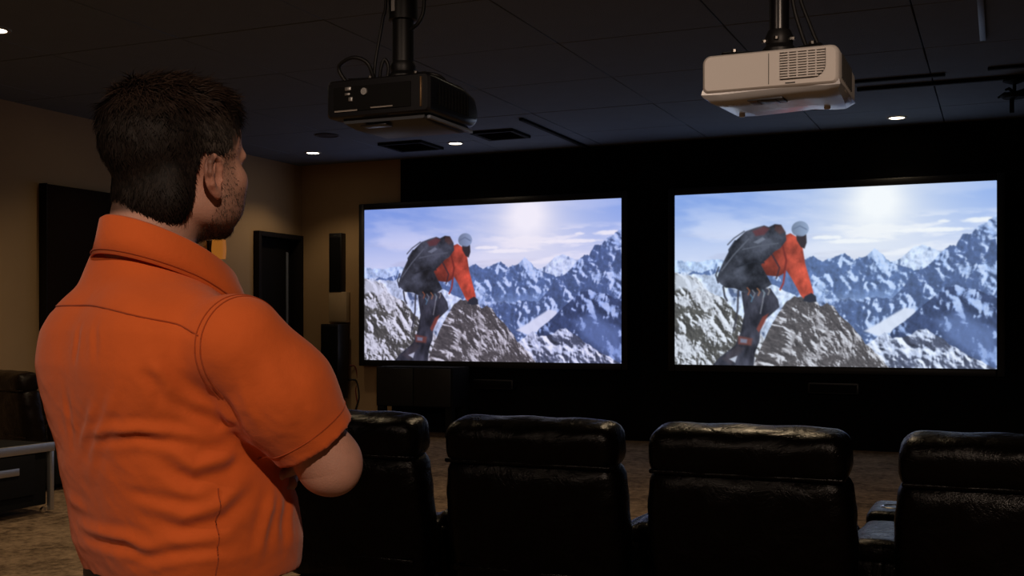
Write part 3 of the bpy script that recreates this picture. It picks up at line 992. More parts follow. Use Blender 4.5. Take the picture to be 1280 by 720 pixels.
# black projector
bp_ = thing('ceiling_projector', 'black projector hanging from the ceiling with looped cables on top', 'projector', (-1.93, 3.28, 2.035), 0, 'projectors hanging from the ceiling')
bm = shell([(0.0, -.192, .192, .006, .124, .012, .014), (.008, -.2, .2, 0, .13, .016, .018), (.03, -.2, .2, 0, .132, .016, .018), (.26, -.2, .2, .0, .132, .02, .025), (.36, -.197, .197, .004, .122, .03, .04), (.40, -.185, .185, .012, .105, .035, .045)])
bm_obj('upper_shell', bm, M['black_gloss'], bp_)
bm = shell([(.03, -.15, .165, -.016, .01, .008, .004), (.10, -.15, .17, -.026, .01, .01, .004), (.30, -.14, .17, -.026, .01, .01, .004), (.365, -.12, .165, -.012, .01, .008, .004)])
bm_obj('lower_cover', bm, M['grey_plas'], bp_)
box('cover_seam', (-.03, .05, -.0265), (.10, .05, .004), M['black_gloss'], bp_, bev=.001)
box('edge_rail', (.178, .20, -.012), (.014, .33, .012), mat('blue_grey_rail', (.16, .18, .22), .35), bp_, bev=.003)
cp = box('connector_panel', (-.02, -.001, .062), (.30, .006, .085), M['black_mat'], bp_, bev=.002)
for (x, z, wv, hv) in ((-.11, .096, .024, .012), (-.112, .078, .02, .008), (-.10, .06, .016, .014)):
    box('connector', (x, -.0055, z), (wv, .006, hv), M['alu'], cp, bev=.001)
lathe('round_connector', [(.012, -.010), (.012, .0), (.007, .001), (.004, -.002)], M['alu'], cp, (-.045, -.002, .082), n=14, axis='Y')
lathe('indicator_light', [(.004, -.004), (.003, -.0075)], M['led'], cp, (-.045, -.004, .082), n=8, axis='Y')
box('label_strip', (-.12, -.0045, .022), (.09, .002, .005), M['ring'], cp)
box('label_strip', (.02, -.0045, .026), (.085, .002, .004), M['ring'], cp)
box('corner_glint', (.168, -.002, .066), (.006, .006, .10), mat('warm_glint', (.18, .11, .05), .35, metal=.6), bp_, bev=.001)  # bronze strips stand in for warm glints on the vertical corners
box('corner_glint', (-.197, .012, .066), (.006, .006, .10), mat('warm_glint_edge', (.18, .11, .05), .35, metal=.6), bp_, bev=.001)
for k in range(10):
    box('side_slat', (.2015, .07 + k * .024, .065), (.004, .007, .07), M['black_mat'], bp_)
lathe('lens_ring', [(.05, .395), (.05, .425), (.042, .43), (.036, .418)], M['black_sat'], bp_, (.06, 0, .06), n=20, axis='Y')
mp = box('mount_plate', (0, .18, .140), (.17, .16, .014), M['black_sat'], bp_, bev=.003)
for (x, y) in ((-.15, .06), (.15, .06), (-.15, .31), (.15, .31)):
    tube('mount_arm', [(0, .18, .142), (x * .55, .18 + (y - .18) * .55, .146), (x, y, .136)], [.014, .012, .012], M['black_sat'], bp_)
    bolt(bp_, (x * .6, .18 + (y - .18) * .6, .157))
for a in range(6):
    bolt(bp_, (.062 * math.cos(a * 1.047 - 1.57), .18 + .062 * math.sin(a * 1.047 - 1.57), .152), .008)
lathe('swivel_joint', [(.055, .14), (.055, .165), (.042, .18), (.046, .20), (.040, .215)], M['black_sat'], bp_, (0, .18, 0), n=20)
lathe('pole', [(.038, .20), (.038, .36), (.052, .362), (.052, .52), (.038, .522), (.038, 1.337)], M['black_sat'], bp_, (0, .18, 0), n=20)
lathe('ceiling_plate', [(.05, 1.30), (.10, 1.32), (.10, 1.342)], M['black_sat'], bp_, (0, .18, 0), n=20)
box('pole_tag', (-.01, .127, .41), (.014, .004, .05), M['alu'], bp_)
tube('cable', [(-.155, .10, .125), (-.19, .09, .16), (-.20, .08, .20), (-.14, .07, .222), (-.09, .08, .205), (-.075, .10, .16), (-.08, .12, .13)], .007, M['rubber'], bp_, smooth_path=7)
tube('cable', [(-.06, .12, .13), (-.05, .11, .18), (-.035, .11, .215), (-.022, .115, .19), (-.03, .12, .145)], .006, M['rubber'], bp_, smooth_path=7)
tube('cable', [(-.085, .12, .13), (-.082, .13, .22), (-.06, .14, .36), (-.05, .15, .5), (-.05, .16, 1.31)], .006, M['rubber'], bp_, smooth_path=6)
tube('cable', [(.035, .17, .325), (.07, .16, .34), (.09, .16, .375), (.095, .16, .42)], .007, M['rubber'], bp_, smooth_path=6)
tube('cable', [(.05, .12, .148), (.12, .10, .15), (.17, .12, .142), (.185, .17, .12)], .006, M['rubber'], bp_, smooth_path=6)


# ------------------------------------------------------------------ recliners
def recliner(label, loc, rz, m, group):
    t = thing('recliner', label, 'recliner', loc, rz, group)
    tilt = Matrix.Rotation(R(9), 3, 'X')
    cushion('backrest', (0, -.335, .615), (.64, .17, .50), m, t, r=.06, puff=.02, seg=26, rot=tilt, seed=1)
    hd = cushion('headrest', (0, -.375, .912), (.635, .185, .165), m, t, r=.055, puff=.006, seg=30, wrinkle=.002, rot=tilt, seed=2)
    tube('seam', [(-.30, -.462, .925), (-.1, -.472, .93), (.1, -.472, .93), (.30, -.462, .925)], .003, m, hd, n=6)
    box('back_ledge', (0, -.435, .848), (.62, .05, .016), m, t, bev=.007, seg=3)
    cushion('seat', (0, .05, .40), (.44, .66, .20), m, t, r=.07, puff=.025, seg=22, seed=3)
    cushion('footrest', (0, .44, .30), (.53, .16, .34), m, t, r=.06, puff=.02, seg=18, seed=4)
    for sx in (-1, 1):
        cushion('side_bolster', (sx * .228, .12, .48), (.085, .60, .20), m, t, r=.044, puff=.006, seg=20, seed=5)
    box('base', (0, .03, .20), (.54, .76, .30), M['black_mat'], t, bev=.02)
    box('base_rail', (0, -.405, .46), (.60, .012, .02), m, t, bev=.005)
    for sx in (-1, 1):
        for sy in (-1, 1):
            lathe('leg', [(.025, 0), (.03, .02), (.028, .056)], M['black_sat'], t, (sx * .24, sy * .32, 0), n=10)
    return t


def console(label, loc, rz, m, group):
    t = thing('armrest_console', label, 'armrest', loc, rz, group)
    box('body', (0, .18, .29), (.17, .80, .55), m, t, bev=.02, seg=3)
    cushion('arm_pad', (0, .0, .585), (.185, .44, .075), m, t, r=.034, puff=.008, seg=24, seed=6)
    cushion('front_block', (0, .42, .60), (.185, .32, .085), m, t, r=.03, puff=.004, seg=18, wrinkle=.001, seed=7)
    cup = lathe('cup_holder', [(.052, .640), (.052, .6455), (.046, .648), (.040, .6465), (.038, .62)], M['chrome'], t, (0, .40, 0), n=26, caps=False)
    lathe('cup_well', [(.040, .6435), (.02, .6432)], M['black_mat'], cup, (0, .40, 0), n=20)
    return t


ROW_Y = 4.0
chair_data = [
    (-2.26, 'black leather recliner half hidden by the man\'s elbow'),
    (-1.50, 'black leather recliner in front of the left screen, headrest catching light'),
    (-0.75, 'black leather recliner in front of the left half of the right screen'),
    (0.035, 'black leather recliner cut off by the right edge of the picture'),
]
first = None
for (x, lb) in chair_data:
    if first is None:
        first = recliner(lb, (x, ROW_Y, 0), 0, M['leather'], 'black recliners in the row before the screens')
    else:
        c = copy_tree(first)
        c.location = (x, ROW_Y, 0)
        c['label'] = lb
fc = None
for (x, lb) in ((-1.88, 'leather armrest between the recliner at the man\'s elbow and the next one'), (-1.125, 'leather armrest between the two middle recliners'), (-.365, 'leather armrest with chrome cup holder left of the rightmost recliner')):
    if fc is None:
        fc = console(lb, (x, ROW_Y + .02, 0), 0, M['leather'], 'armrests between the recliners')
    else:
        c = copy_tree(fc)
        c.location = (x, ROW_Y + .02, 0)
        c['label'] = lb

# left: leather armchair and the aluminium edged case table
lr_ = recliner('dark brown leather recliner at the left edge behind the metal-edged cabinet', (-7.15, 6.95, -.04), R(-18), M['leather_brown'], None)
lr_.location.z = 0
lr_.scale = (1.15, 1, .955)
t = thing('equipment_cabinet', 'low black equipment cabinet with aluminium edges at the left edge', 'cabinet', (-6.12, 5.95, 0))
box('body', (-.40, -.70, .265), (.74, 1.30, .40), M['black_mat'], t, bev=.006)
box('top_edge', (-.012, -.70, .468), (.03, 1.40, .062), M['alu'], t, bev=.004)
box('top', (-.40, -.70, .480), (.75, 1.38, .03), M['black_mat'], t, bev=.004)
for (x, y) in ((-.02, -.02), (-.78, -.02), (-.02, -1.38), (-.78, -1.38)):
    box('corner_post', (x, y, .25), (.035, .035, .46), M['alu'], t, bev=.004)
    lathe('caster', [(.02, -.012), (.024, 0), (.02, .012)], M['chrome'], t, (x - .03, y - .04, .026), n=14, axis='X')
dr = box('drawer', (-.018, -.72, .29), (.03, 1.1, .28), M['black_mat'], t, bev=.004)
box('drawer_handle', (.006, -.72, .325), (.014, .80, .05), M['alu'], dr, bev=.004)

# ------------------------------------------------------------------ the man: signed-distance sculpting
def polygonize(f, lo, hi, h):
    lo, hi = np.array(lo, float), np.array(hi, float)
    nb = np.ceil((hi - lo) / (4 * h)).astype(int) + 1
    n = nb * 4
    ax = [lo[i] + h * (4 * np.arange(nb[i]) + 1.5) for i in range(3)]
    G = np.stack(np.meshgrid(*ax, indexing='ij'), -1).reshape(-1, 3)
    fc = f(G).reshape(nb)
    msk = np.abs(fc) < 9 * h
    val = np.repeat(np.repeat(np.repeat(fc, 4, 0), 4, 1), 4, 2).astype(np.float32)
    fm = np.repeat(np.repeat(np.repeat(msk, 4, 0), 4, 1), 4, 2)
    ii = np.argwhere(fm)
    out = np.empty(len(ii), np.float32)
    for s in range(0, len(ii), 400000):
        out[s:s + 400000] = f(lo + h * ii[s:s + 400000])
    val[fm] = out
    sg = val < 0
    cs = np.zeros(n - 1, np.uint8)
    for dx in (0, 1):
        for dy in (0, 1):
            for dz in (0, 1):
                cs += sg[dx:n[0] - 1 + dx, dy:n[1] - 1 + dy, dz:n[2] - 1 + dz]
    act = np.argwhere((cs > 0) & (cs < 8))
    cid = np.full(n - 1, -1, np.int32)
    cid[act[:, 0], act[:, 1], act[:, 2]] = np.arange(len(act))
    acc = np.zeros((len(act), 3))
    cnt = np.zeros(len(act))
    cor = [(a, b, c) for a in (0, 1) for b in (0, 1) for c in (0, 1)]
    cv = {c: val[act[:, 0] + c[0], act[:, 1] + c[1], act[:, 2] + c[2]] for c in cor}
    for c in cor:
        for axx in range(3):
            if c[axx] == 0:
                e = list(c)
                e[axx] = 1
                v0, v1 = cv[c], cv[tuple(e)]
                x = (v0 < 0) != (v1 < 0)
                t = np.where(x, v0 / (v0 - v1 + 1e-12), 0)
                p = np.tile(np.array(c, float), (len(act), 1))
                p[:, axx] = t
                acc += p * x[:, None]
                cnt += x
    V = lo + h * (act + acc / cnt[:, None])
    F = []
    for axx in range(3):
        o1, o2 = (axx + 1) % 3, (axx + 2) % 3
        a = [slice(None)] * 3
        b = [slice(None)] * 3
        a[axx] = slice(0, n[axx] - 1)
        b[axx] = slice(1, n[axx])
        s0, s1 = sg[tuple(a)], sg[tuple(b)]
        ed = np.argwhere(s0 != s1)
        ed = ed[(ed[:, o1] > 0) & (ed[:, o2] > 0) & (ed[:, o1] < n[o1] - 1) & (ed[:, o2] < n[o2] - 1)]
        q = []
        for (d1, d2) in ((1, 1), (0, 1), (0, 0), (1, 0)):
            e = ed.copy()
            e[:, o1] -= d1
            e[:, o2] -= d2
            q.append(cid[e[:, 0], e[:, 1], e[:, 2]])
        q = np.stack(q, -1)
        fl = s0[ed[:, 0], ed[:, 1], ed[:, 2]]
        q[~fl] = q[~fl][:, ::-1]
        F.append(q)
    F = np.concatenate(F)
    F = F[(F >= 0).all(1)]
    return V, F


def edges_of(F):
    E = np.concatenate([F[:, [0, 1]], F[:, [1, 2]], F[:, [2, 3]], F[:, [3, 0]]])
    return np.concatenate([E, E[:, ::-1]])


def relax(V, F, it=2, lam=0.5):
    E = edges_of(F)
    cnt = np.bincount(E[:, 0], minlength=len(V))[:, None]
    for k in range(it):
        for l in (lam, -lam * 1.03):
            S = np.stack([np.bincount(E[:, 0], V[E[:, 1], i], len(V)) for i in range(3)], -1)
            V = V + l * (S / np.maximum(cnt, 1) - V)
    return V


def vnormals(V, F):
    a = V[F[:, 2]] - V[F[:, 0]]
    b = V[F[:, 3]] - V[F[:, 1]]
    n = np.cross(a, b)
    N_ = np.zeros_like(V)
    for k in range(4):
        for i in range(3):
            N_[:, i] += np.bincount(F[:, k], n[:, i], len(V))
    return N_ / (np.linalg.norm(N_, axis=1, keepdims=True) + 1e-12)


def quad_obj(name, V, F, m, parent=None, col=None):
    me = bpy.data.meshes.new(name)
    me.vertices.add(len(V))
    me.vertices.foreach_set('co', V.astype(np.float32).ravel())
    k = F.shape[1]
    me.loops.add(F.size)
    me.loops.foreach_set('vertex_index', F.astype(np.int32).ravel())
    me.polygons.add(len(F))
    me.polygons.foreach_set('loop_start', np.arange(0, F.size, k, dtype=np.int32))
    me.update(calc_edges=True)
    me.polygons.foreach_set('use_smooth', np.ones(len(F), bool))
    if col is not None:
        at = me.color_attributes.new('Col', 'FLOAT_COLOR', 'POINT')
        at.data.foreach_set('color', np.concatenate([col, np.ones((len(V), 1))], 1).astype(np.float32).ravel())
    me.materials.append(m)
    return link(bpy.data.objects.new(name, me), parent)


def s_cap(P, a, b, ra, rb):
    a, b = np.array(a, float), np.array(b, float)
    d = b - a
    t = np.clip((P - a) @ d / (d @ d), 0, 1)
    return np.linalg.norm(P - a - t[:, None] * d, axis=1) - (ra + (rb - ra) * t)


def s_ell(P, c, r, rot=None):
    q = P - np.array(c, float)
    if rot is not None:
        q = q @ rot
    r = np.array(r, float)
    k0 = np.linalg.norm(q / r, axis=1)
    k1 = np.linalg.norm(q / (r * r), axis=1)
    return k0 * (k0 - 1) / (k1 + 1e-9)


def smin(a, b, k):
    h = np.clip(.5 + .5 * (b - a) / k, 0, 1)
    return b + (a - b) * h - k * h * (1 - h)


def smax(a, b, k):
    return -smin(-a, -b, k)


def loft(P, tab, n=2.35):
    """tab rows: z, half width, depth back, depth front, centre y"""
    T = np.array(tab)
    z = P[:, 2]
    g = lambda i: np.interp(z, T[:, 0], T[:, i])
    w_, tb, tf, cy = g(1), g(2), g(3), g(4)
    y = P[:, 1] - cy
    t = np.where(y < 0, tb, tf)
    q = (np.abs(P[:, 0] / w_) ** n + np.abs(y / t) ** n) ** (1 / n)
    d = (q - 1) * np.minimum(w_, t)
    return np.maximum(d, np.maximum(T[0, 0] - z, z - T[-1, 0]))


def rz3(deg):
    c, s = math.cos(R(deg)), math.sin(R(deg))
    return np.array([[c, -s, 0], [s, c, 0], [0, 0, 1]])


# pose, in the man's own frame (x to his right, y ahead, z up)
SHO = {1: (.193, .012, 1.314), -1: (-.185, .0, 1.325)}
ELB = {1: (.236, .138, 1.128), -1: (-.235, .150, 1.115)}
WRI = {1: (-.005, .262, 1.165), -1: (.035, .205, 1.125)}
TORSO = [(.90, .165, .112, .160, .04), (.955, .172, .122, .172, .04), (1.0, .182, .135, .178, .035), (1.06, .184, .138, .172, .028), (1.12, .182, .138, .155, .015),
         (1.20, .180, .138, .138, .002), (1.27, .184, .136, .125, -.008), (1.32, .180, .125, .115, -.012), (1.355, .145, .105, .10, -.014), (1.39, .100, .085, .08, -.014), (1.42, .070, .07, .065, -.012)]
HC = np.array((0.009, .038, 1.580))     # head centre
HS = 1.03
HROT = rz3(7)


def hand_segments(wrist, d, nrm, side, curl=(18, 30, 22), spread=7):
    """capsules of a hand: d = direction of the fingers, nrm = back of the hand, side = +1 thumb to d x nrm"""
    d = Vector(d).normalized()
    nrm = (Vector(nrm) - Vector(nrm).dot(d) * d).normalized()
    lat = d.cross(nrm) * side
    w0 = Vector(wrist)
    segs = []
    for i in range(4):
        o = lat * (.030 - .0195 * i)
        a, b = w0 + o * .65 + d * .012, w0 + o + d * (.088 - (.004, 0, .003, .010)[i])
        segs.append((a, b, .0135, .0105))
        dirv = (d + lat * math.tan(R(spread * (1.5 - i) * .5))).normalized()
        L = (.042, .047, .044, .034)[i]
        p = b
        for j, (fr, cdeg) in enumerate(zip((1, .62, .5), curl)):
            dirv = (Matrix.Rotation(R(-cdeg), 3, lat) @ dirv) if (Matrix.Rotation(R(-cdeg), 3, lat) @ dirv).dot(-nrm) > dirv.dot(-nrm) else (Matrix.Rotation(R(cdeg), 3, lat) @ dirv)
            q = p + dirv * L * fr
            r0 = (.0092, .0094, .009, .0082)[i]
            segs.append((p, q, r0 * (1 - .08 * j), r0 * (1 - .08 * (j + 1))))
            p = q
    tb = w0 + lat * .026 + d * .02
    t1 = tb + (lat * .7 + d * .8 - nrm * .3).normalized() * .042
    t2 = t1 + (lat * .3 + d * 1.0 - nrm * .3).normalized() * .032
    t3 = t2 + (d * 1.0 - nrm * .25).normalized() * .025
    segs += [(tb, t1, .014, .0115), (t1, t2, .011, .010), (t2, t3, .010, .0085)]
    return segs


HANDS = {1: hand_segments(WRI[1], (-.9, -.28, .22), (-.25, .95, .1), 1, (10, 20, 16)),
         -1: hand_segments(WRI[-1], (.86, -.48, -.03), (.45, .85, .15), -1, (14, 26, 20))}


def ear_sdf(q, s):
    """q in head space, s = +1 right ear"""
    e = (q - np.array((s * .0785, -.012, -.030))) / .92
    e = e * np.array((s, 1, 1))
    fl = rz3(14)                       # flares out towards the back
    e = e @ fl
    t = R(14)
    y = e[:, 1] * math.cos(t) + e[:, 2] * math.sin(t)
    z = -e[:, 1] * math.sin(t) + e[:, 2] * math.cos(t)
    E = np.stack([e[:, 0], y, z], -1)
    pts = [(.004, .012, -.006), (.007, .015, .010), (.009, .010, .025), (.011, -.004, .032), (.012, -.017, .024), (.012, -.0205, .008), (.010, -.017, -.010), (.007, -.009, -.024)]
    d = s_cap(E, pts[0], pts[1], .0038, .0042)
    for a, b in zip(pts[1:-1], pts[2:]):
        d = smin(d, s_cap(E, a, b, .0042, .0042), .003)
    d = smin(d, s_ell(E, (.006, -.002, -.027), (.0055, .010, .011)), .006)
    an = [(.008, -.003, .020), (.009, -.011, .006), (.008, -.008, -.010), (.007, .004, -.016)]
    for a, b in zip(an[:-1], an[1:]):
        d = smin(d, s_cap(E, a, b, .0034, .0034), .004)
    d = smin(d, s_ell(E, (.002, -.004, .002), (.006, .019, .031)), .005)
    d = smin(d, s_ell(E, (.006, .011, -.008), (.005, .004, .006)), .003)
    d = smax(d, -s_ell(E, (.011, .000, -.003), (.008, .009, .013)), .003)
    return d


def head_sdf(P):
    q = (P - HC) @ HROT / HS
    q[:, 1] = np.where(q[:, 1] > 0, q[:, 1] * 1.20, q[:, 1])
    q[:, 2] = np.where(q[:, 2] < -.05, -.05 + (q[:, 2] + .05) * 1.1, q[:, 2])
    d = s_ell(q, (0, -.012, .028), (.0745, .094, .080))
    d = smin(d, s_ell(q, (0, .030, -.030), (.0635, .064, .088)), .03)
    d = smin(d, s_ell(q, (0, .038, -.082), (.050, .054, .034)), .025)
    d = smin(d, s_ell(q, (0, .044, .040), (.063, .052, .050)), .03)
    for s in (-1, 1):
        d = smin(d, s_ell(q, (s * .040, .050, -.055), (.026, .038, .042)), .025)
        d = smin(d, s_ell(q, (s * .050, .004, -.070), (.016, .036, .028)), .025)
        d = smin(d, s_ell(q, (s * .046, .060, -.026), (.022, .028, .020)), .02)
        d = smin(d, s_ell(q, (s * .030, .083, .012), (.026, .011, .011)), .014)
        d = smax(d, -s_ell(q, (s * .031, .099, -.010), (.017, .012, .010)), .010)
        d = smin(d, s_ell(q, (s * .011, .100, -.043), (.008, .010, .007)), .006)
    d = smin(d, s_ell(q, (0, .084, -.100), (.022, .017, .016)), .02)
    d = smin(d, s_cap(q, (0, .092, .004), (0, .113, -.036), .0075, .0105), .010)
    d = smin(d, s_ell(q, (0, .092, -.062), (.024, .010, .006)), .006)
    d = smin(d, s_ell(q, (0, .091, -.073), (.021, .010, .007)), .006)
    for s in (-1, 1):
        d = smin(d, ear_sdf(q, s), .004)
    return d * HS


def body_sdf(P):
    d = np.full(len(P), 9.0)
    hi = P[:, 2] > 1.40
    if hi.any():
        d[hi] = head_sdf(P[hi])
        far = ~hi
        d[far] = np.linalg.norm(P[far] - HC, axis=1) - .14
    nk = s_cap(P, (0, -.022, 1.40), (0, .000, 1.54), .068, .060)
    d = smin(d, nk, .025)
    tt = [(z, w_ - .014, tb - .014, tf - .014, cy) for z, w_, tb, tf, cy in TORSO[1:-1]]
    d = smin(d, loft(P, tt), .03)
    for s in (-1, 1):
        a = s_cap(P, SHO[s], ELB[s], .056, .043)
        a = smin(a, s_ell(P, np.array(ELB[s]) + np.array((s * .002, -.002, -.004)), (.038, .040, .040)), .02)
        eo = np.array(ELB[s]) * 2 - np.array(SHO[s]) - np.array(WRI[s])
        eo = eo / np.linalg.norm(eo)
        a = smin(a, s_ell(P, np.array(ELB[s]) + eo * .026, (.021, .021, .021)), .025)
        fm = np.array(ELB[s]) * .7 + np.array(WRI[s]) * .3
        a = smin(a, s_cap(P, ELB[s], fm, .041, .044), .02)
        a = smin(a, s_cap(P, fm, WRI[s], .043, .027), .02)
        h = np.full(len(P), 9.0)
        near = np.linalg.norm(P - np.array(WRI[s]), axis=1) < .26
        if near.any():
            Q = P[near]
            hh = None
            for (p0, p1, r0, r1) in HANDS[s]:
                c = s_cap(Q, p0, p1, r0, r1)
                hh = c if hh is None else smin(hh, c, .006)
            h[near] = hh
        a = smin(a, h, .012)
        d = smin(d, a, .012)
    return d


def arm_axis(s):
    a, b = np.array(SHO[s]), np.array(ELB[s])
    return a, b, (b - a) / np.linalg.norm(b - a), np.linalg.norm(b - a)


HEM_T = {1: .83, -1: .83}


def shirt_sdf(P):
    d = loft(P, TORSO[1:])
    for s in (-1, 1):
        d = smin(d, s_cap(P, (s * .045, -.034, 1.350 if s > 0 else 1.392), (s * .165, .0, 1.304 if s > 0 else 1.322), .045, .058), .03)
        d = smin(d, s_ell(P, (s * .07, -.083, 1.27), (.082, .053, .10)), .04)      # shoulder blades
        a, b, ax, L = arm_axis(s)
        m_ = a + ax * L * .45
        e_ = a + ax * (L * HEM_T[s])
        sl = smin(s_cap(P, a + np.array((0, -.004, -.014)), m_, .072, .074), s_cap(P, m_, e_ + ax * .05, .074, .058), .03)
        t = (P - a) @ ax
        sl = np.maximum(sl, t - L * HEM_T[s])
        cav = np.maximum(s_cap(P, m_, e_ + ax * .05, .058, .053), L * HEM_T[s] - .03 - t)
        sl = np.maximum(sl, -cav)
        d = smin(d, sl, .022)
    d = smin(d, s_ell(P, (-.022, -.052, 1.402), (.070, .036, .050)), .025)
    # neck hole
    d = np.maximum(d, -s_cap(P, (0, .004, 1.40), (0, .02, 1.60), .062, .085))
    return d


def trouser_sdf(P):
    d = loft(P, [(.80, .168, .120, .118, .022), (.86, .178, .128, .12, .022), (.92, .172, .122, .125, .028), (.965, .160, .112, .128, .034)])
    for s in (-1, 1):
        g = smin(s_cap(P, (s * .088, .012, .82), (s * .098, .015, .48), .092, .068), s_cap(P, (s * .098, .015, .48), (s * .105, -.005, .09), .066, .058), .02)
        d = smin(d, g, .015)
    return np.maximum(d, .055 - P[:, 2])


def shoe_sdf(P, s):
    q = P - np.array((s * .105, .0, 0))
    q = q @ rz3(-s * 8)
    d = smin(s_ell(q, (0, .10, .035), (.048, .115, .045)), s_ell(q, (0, -.02, .055), (.042, .065, .065)), .03)
    return np.maximum(d, .002 - P[:, 2])


man = thing('person', 'man in orange short-sleeved shirt standing with arms crossed, watching the screens', 'person', (-1.172, 1.343, 0), R(23.6 - 42))

# skin
V, F = polygonize(body_sdf, (-.32, -.20, .93), (.33, .40, 1.735), .0026)
V = relax(V, F, 2)
q = (V - HC) @ HROT / HS
skin = np.array((.45, .24, .175))
col = np.tile(skin, (len(V), 1))
headm = V[:, 2] > 1.44
nz1 = np.array(fbm(q[:, 1] * 90 + 50, q[:, 2] * 90 + 50 + q[:, 0] * 60, 3, 3))
# beard and stubble follow the jaw
bz = np.interp(q[:, 1], [-.03, .0, .02, .045, .075, .11], [-.12, -.075, -.035, -.038, -.045, -.052])
beard = sstep(.012, -.012, q[:, 2] - bz) * sstep(-.012, .012, q[:, 1] + .35 * np.clip(-q[:, 2] - .085, 0, .1) * 0) * sstep(-.150, -.128, q[:, 2])
burn = sstep(.012, .018, q[:, 1]) * sstep(.042, .034, q[:, 1]) * sstep(-.05, -.04, q[:, 2]) * sstep(.03, .02, q[:, 2])
beard = np.maximum(beard, burn) * headm * (np.linalg.norm((q - np.array((.0785, -.012, -.03)))[:, 1:], axis=1) > .024)
chin = sstep(-.080, -.112, q[:, 2]) * sstep(.03, .07, q[:, 1])
bc = np.array((.10, .062, .045)) * (1 - .7 * chin[:, None])
k = np.clip(beard * (.45 + .3 * chin) * (.7 + .6 * nz1), 0, .95)[:, None]
col = col * (1 - k) + bc * k
scalp = sstep(.0, .012, q[:, 2] - np.interp(q[:, 1], [-.12, -.05, -.035, -.02, .015, .04, .06, .085, .12], [-.09, -.088, -.07, .008, .008, .015, .055, .075, .09])) * headm
col = col * (1 - .85 * scalp[:, None]) + np.array((.03, .02, .015)) * .85 * scalp[:, None]
earm = np.exp(-(np.linalg.norm(q - np.array((.083, -.014, -.03)), axis=1) / .03) ** 4)[:, None]
col = col * (1 - .45 * earm) + np.array((.46, .19, .13)) * .45 * earm
elb = np.exp(-(np.linalg.norm(V - np.array(ELB[1]), axis=1) / .06) ** 2)[:, None]
col = col * (1 - .3 * elb) + np.array((.44, .19, .14)) * .3 * elb
lip = (np.exp(-((q[:, 0] / .024) ** 2 + ((q[:, 2] + .067) / .009) ** 2 + ((q[:, 1] - .1) / .012) ** 2)))[:, None]
col = col * (1 - lip) + np.array((.32, .11, .09)) * lip
brow = (np.exp(-(((np.abs(q[:, 0]) - .030) / .020) ** 4 + ((q[:, 2] - .012) / .006) ** 2)) * (q[:, 1] > .06))[:, None]
col = col * (1 - .85 * brow) + np.array((.03, .02, .014)) * .85 * brow
BV, BN, BQ, BEARD = V, vnormals(V, F), q, np.where(V[:, 2] > 1.44, beard, 0)
body = quad_obj('body', V, F, M['skin'], man, np.clip(col, 0, 1))
for s in (-1, 1):
    c = HC + HS * (HROT @ np.array((s * .031, .0655, -.010)))
    bm = bmesh.new()
    bmesh.ops.create_uvsphere(bm, u_segments=16, v_segments=10, radius=.0125)
    bmesh.ops.translate(bm, vec=c, verts=bm.verts)
    ey = bm_obj('eye', bm, M['eye'], man)
    c2 = HC + HS * (HROT @ np.array((s * .031, .0728, -.010)))
    bm = bmesh.new()
    bmesh.ops.create_uvsphere(bm, u_segments=12, v_segments=8, radius=.0056)
    bmesh.ops.translate(bm, vec=c2, verts=bm.verts)
    bm_obj('iris', bm, M['iris'], ey)


# hair
def hair_sdf(P):
    q = (P - HC) @ HROT / HS
    d = s_ell(q, (0, -.018, .034), (.0815, .104, .084))
    d = smin(d, s_ell(q, (.0, .008, .082), (.064, .074, .032)), .02)
    d = smin(d, s_ell(q, (0, -.078, .030), (.062, .046, .066)), .03)
    d = smin(d, s_ell(q, (0, -.054, -.050), (.072, .050, .062)), .02)
    bl = np.interp(q[:, 1], [-.12, -.052, -.038, -.026, .012, .034, .042, .06, .085, .12], [-.100, -.102, -.085, .004, .006, .006, .018, .058, .078, .088])
    d = smax(d, (bl - q[:, 2]) * .7, .006)
    nv = fbm(q[:, 0] * 60 + q[:, 1] * 25 + 9, q[:, 2] * 45 + q[:, 1] * 50 + 30, 91, 3) - .5
    return (d - .008 * nv * sstep(-.02, .08, q[:, 2]) - .003 * nv) * HS


V, F = polygonize(hair_sdf, (-.125, -.13, 1.47), (.125, .17, 1.75), .0032)
V = relax(V, F, 1)
Nn = vnormals(V, F)
q = (V - HC) @ HROT / HS


def hair_col(q, j=None):
    side = sstep(.055, .072, np.abs(q[:, 0])) * sstep(-.055, .01, q[:, 1]) * sstep(.085, .03, q[:, 2])
    c0 = np.array((.0095, .0065, .005))
    c1 = np.array((.050, .042, .036))
    c = c0 * (1 - side[:, None]) + c1 * side[:, None]
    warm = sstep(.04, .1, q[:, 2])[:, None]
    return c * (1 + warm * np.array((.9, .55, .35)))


hair = quad_obj('hair', V, F, M['hair'], man, hair_col(q) * .4)
ns = 21000
pick = rng.integers(0, len(V), ns)
P0, N0, Q0 = V[pick], Nn[pick], q[pick]
wh = np.array((.0, -.07, .10))
flow = Q0 - wh
top = sstep(.045, .095, Q0[:, 2])[:, None]
flow = flow / (np.linalg.norm(flow, axis=1, keepdims=True) + 1e-6)
flow = flow * (.6 + .4 * top) + np.array((0, -.05, -.75)) * (1 - top) + np.array((.25, .45, .1)) * top
flow = flow + .42 * rng.normal(size=(ns, 3)) * (0.4 + .6 * top)
flow = flow @ HROT.T
flow = flow - (flow * N0).sum(1, keepdims=True) * N0
flow /= np.linalg.norm(flow, axis=1, keepdims=True) + 1e-9
side = (sstep(.058, .074, np.abs(Q0[:, 0])) * sstep(-.06, .0, Q0[:, 1]))[:, None]
Ls = (.016 + .014 * top - .006 * side) * rng.uniform(.6, 1.3, (ns, 1))
lift = .30 + .22 * top * rng.uniform(.0, 1.4, (ns, 1))
sidev = np.cross(flow, N0)
curl = rng.normal(0, .25, (ns, 1))
ring, wd = [], (.0011, .0009, .0006, .00012)
